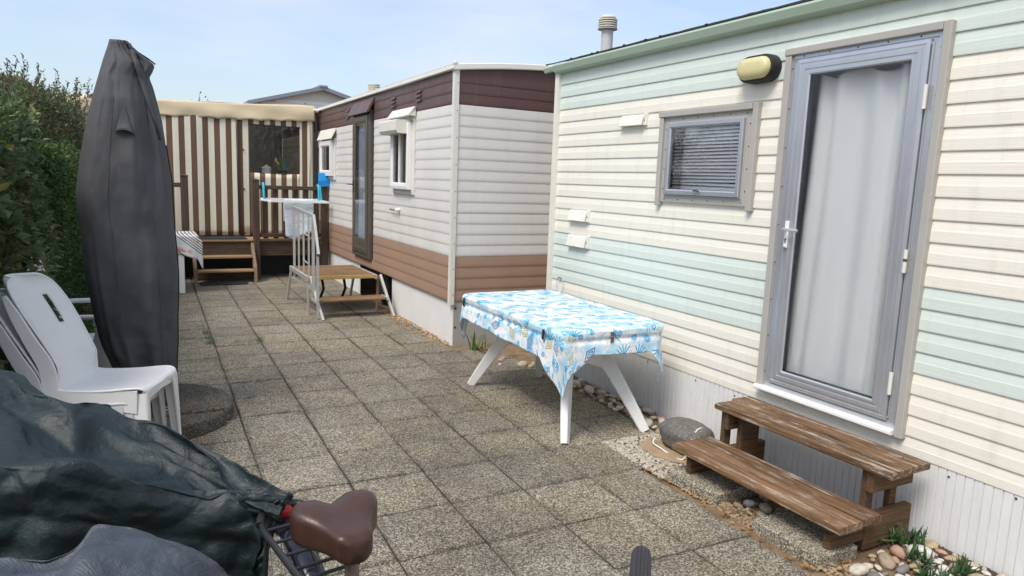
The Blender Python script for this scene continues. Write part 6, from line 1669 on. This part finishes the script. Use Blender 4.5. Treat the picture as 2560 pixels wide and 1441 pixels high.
shrub('broadleaf_hedge', 'broad grey green leaved hedge at the left edge behind the chairs', (-1.55, -0.66, 3.6, 6.9, 0.0, 1.98), 36000, 0.072, 0.55, M_LEAF_A, 0.16, 0.30, seed=3, sprigs=26, sprig_h=0.25)
shrub('bright_green_shrub', 'bright green small leaved shrub in the middle of the hedge', (-1.5, -0.50, 6.9, 9.5, 0.0, 1.74), 52000, 0.034, 0.6, M_LEAF_B, 0.14, 0.22, seed=11)
shrub('olive_shrub', 'tall olive brown shrub with loose sprigs behind the parasol', (-2.0, -0.55, 8.9, 13.2, 0.0, 2.28), 70000, 0.048, 0.42, M_LEAF_C, 0.24, 0.40, seed=23, sprigs=190, sprig_h=0.45)
shrub('olive_shrub', 'olive brown shrub rising over the broadleaf hedge at the left edge', (-2.6, -1.3, 5.2, 8.6, 0.0, 2.28), 34000, 0.048, 0.42, M_LEAF_C, 0.2, 0.40, seed=29, sprigs=70, sprig_h=0.42)

# saplings whose tips show above the roofs
def sapling(label, x, y, h, tops):
    T = thing('sapling', label, 'sapling', (x, y, 0)); b = MB(); P = []; D = []
    for (dx, dz) in tops:
        pts = crspline([(x, y, 0), (x + dx * .3, y, h * .5), (x + dx, y, h + dz)], 16); b.tube([tuple(p) for p in pts], [0.016 * (1 - .85 * t) for t in np.linspace(0, 1, 16)], 5)
        for t in np.linspace(.55, 1, 34):
            i = int(t * 15); p = pts[i] + rng.normal(0, .05, 3) * [1, 1, .6]; P.append(p); D.append(rng.normal(0, .6, 3) + [0, 0, .6])
    b.build('stem', M_TWIG, T, smooth=180)
    leaf_mesh('foliage', np.array(P), np.array(D), np.full(len(P), .075) * rng.uniform(.6, 1.2, len(P)), np.full(len(P), .03), M_LEAF_C, T, (x, y, 0))
sapling('thin sapling tip above the beige valance', 1.2, 16.2, 2.95, [(0.05, 0.25), (-0.12, 0.1), (0.22, .12)])
sapling('thin sapling in front of the grey gable', 3.35, 16.4, 3.0, [(0.0, 0.15), (0.22, 0.05), (-0.2, .0), (.45, -.05)])
sapling('bare sapling tip above the banded home roof', 5.2, 16.0, 3.35, [(0.0, 0.3)])

# gabled house and tan building far behind
GH = thing('gabled_house', 'white clad house with grey gable roof behind the awning', 'house', (4.6, 21, 0))
for k in range(36):
    z0 = 0.1 * k; z1 = z0 + 0.095
    if z0 > 3.9: break
    hw = 1.75 if z1 < 3.45 else max(0.05, 1.75 - (z1 - 3.45) / (0.47 / 1.75))
    b = MB(); b.prism([(20.0, z0), (19.985, z0), (19.997, z1), (20.0, z1)], 'x', 4.62 - hw, 4.62 + hw); b.build('siding_board', M_PVC, GH)
b = MB(); b.box(2.87, 6.37, 20.01, 27, 0, 3.45); b.prism([(2.87, 3.45), (6.37, 3.45), (4.62, 3.93)], 'y', 20.005, 27); b.build('wall', M_WHITE2, GH)
for s in (-1, 1):
    b = MB(); b.prism([(4.62, 4.00), (4.62 + s * 1.95, 3.46), (4.62 + s * 1.95, 3.37), (4.62, 3.905)], 'y', 19.75, 27.2); b.build('roof_slope', M_ROOFG, GH)
b = MB(); b.box(4.50, 4.74, 19.73, 27.2, 3.95, 4.03, 0.02); b.build('ridge_cap', M_ROOFG, GH)
TBd = thing('tan_building', 'flat topped tan building behind the hedge at the left edge', 'building', (-4, 22, 0))
b = MB(); b.box(-7.5, -2.22, 20, 26, 0, 3.5); b.build('wall', M_BROWNW, TBd)
b = MB(); b.box(-7.6, -2.18, 19.9, 26.1, 3.5, 3.6, 0.02); b.build('parapet', M_BROWNW, TBd)

# succulents, strap-leaved plant, weeds
def blades(T, c, n, L, w, mat, spread, thick=0.0, curve=0.5, name='leaves', up=1.0):
    b = MB(); vs = []; uv = []
    for k in range(n):
        a = random.uniform(0, 2 * PI); tilt = abs(random.gauss(0, spread)); l = L * random.uniform(.55, 1.15)
        d = Vector((math.cos(a) * math.sin(tilt), math.sin(a) * math.sin(tilt), math.cos(tilt) * up)); s = d.cross(Vector((0, 0, 1))); s = s.normalized() if s.length > 1e-4 else Vector((1, 0, 0))
        p = Vector(c) + Vector((random.gauss(0, L * .12), random.gauss(0, L * .12), 0)); pts = []
        for t in (0, .3, .6, .85, 1.0):
            q = p + d * (l * t) + Vector((d.x, d.y, 0)) * (l * t * t * curve * .6) - Vector((0, 0, 1)) * (l * t * t * curve * .55)
            pts.append((q, w * (1 - t ** 2.2) + 0.0006))
        if thick: b.tube([tuple(q) for q, _ in pts], [max(.0012, ww * .5) for _, ww in pts], 6); 
        else: b.grid([[tuple(q - s * ww * .5), tuple(q + s * ww * .5)] for q, ww in pts])
    uv = np.stack([rng.random(len(b.v)), np.full(len(b.v), 0.2)], -1)
    per = (6 * 5) if thick else 10
    for k in range(n): uv[k * per:(k + 1) * per, 0] = random.random()
    return b.build(name, mat, T, smooth=180, uv=uv)
for i, (x, y, n, lab) in enumerate(((3.03, 1.865, 26, 'fleshy green succulent tucked against the wooden step'), (3.09, 1.765, 26, 'fleshy green succulent nearest the ribbed skirting'), (2.98, 1.655, 22, 'fleshy green succulent in the middle of the pebbles'), (2.88, 1.53, 24, 'fleshy green succulent at the bottom edge among pale pebbles'), (3.02, 1.50, 20, 'fleshy green succulent at the bottom edge towards the right corner'))):
    T = thing('succulent_plant', lab, 'plant', (x, y, 0), group='succulents among the pebbles')
    for j in range(4):
        o_ = (x + random.gauss(0, .028), y + random.gauss(0, .028), 0.012 + 0.01 * j); blades(T, o_, n // 3, 0.075, 0.011, M_SUCC, 0.75, thick=1, curve=-0.15, name='leaf_rosette')
T = thing('strap_leaf_plant', 'half dry strap leaved plant at the corner of the banded home', 'plant', (2.84, 5.93, 0))
blades(T, (2.84, 5.93, 0), 16, 0.26, 0.016, M_GRASS, 0.45, curve=0.5, name='green_leaves'); blades(T, (2.85, 5.91, 0), 30, 0.20, 0.012, M_STRAW, 1.0, curve=0.8, name='dry_leaves')
T = thing('seedling', 'small pale weed sprouting against the skirting', 'weed', (3.20, 1.93, 0)); blades(T, (3.20, 1.93, 0), 5, 0.10, 0.006, M_GRASS, 0.25, name='leaves')
b = None
jg = MB(); alluv = []
def tuft(x, y, n, L, w=0.004):
    for k in range(n):
        a = random.uniform(0, 2 * PI); tilt = abs(random.gauss(0, .7)); l = L * random.uniform(.4, 1.2); d = Vector((math.cos(a) * math.sin(tilt), math.sin(a) * math.sin(tilt), math.cos(tilt)))
        s = Vector((-math.sin(a), math.cos(a), 0)); p = Vector((x + random.gauss(0, .02), y + random.gauss(0, .035), -.004))
        jg.grid([[tuple(p + d * l * t - s * w * (1 - t) * .5), tuple(p + d * l * t + s * w * (1 - t * .9) * .5)] for t in (0, .5, 1)]); alluv.extend([(random.random(), .2)] * 6)
for x, y, n, L in ((0.545, 7.75, 30, .05), (0.57, 7.45, 60, .06), (0.57, 7.2, 50, .06), (0.57, 7.0, 70, .04), (0.80, 6.95, 40, .04), (1.005, 6.93, 60, .07), (0.92, 6.93, 20, .04), (0.35, 7.3, 20, .04), (0.25, 7.3, 16, .03), (1.835, 8.33, 8, .03), (2.63, 2.33, 14, .04), (2.56, 1.93, 26, .05), (1.93, 3.19, 10, .025), (2.60, 2.55, 8, .03)): tuft(x, y, n, L)
o = jg.build('joint_grass', M_GRASS, None, uv=np.array(alluv)); o['kind'] = 'stuff'; tag(o, 'small green grass tufts growing in the paving joints', 'grass')
# fallen leaves near the hedge and by the step
n = 420; P = np.zeros((n, 3)); P[:, 0] = rng.uniform(-1.1, -0.35, n); P[:, 1] = rng.uniform(6.5, 11.5, n); P[:, 2] = 0.006
k = rng.random(n) < 0.25; P[k, 0] = rng.uniform(2.5, 2.75, k.sum()); P[k, 1] = rng.uniform(1.6, 3.0, k.sum())
D = rng.normal(0, 1, (n, 3)); D[:, 2] = np.abs(D[:, 2]) * .15
o = leaf_mesh('fallen_leaves', P, D, rng.uniform(.02, .05, n), rng.uniform(.01, .025, n), M_DRYLEAF, None, (0, 9, 0)); o['kind'] = 'stuff'; tag(o, 'scattered dry brown leaves on the ground by the hedge', 'leaves')
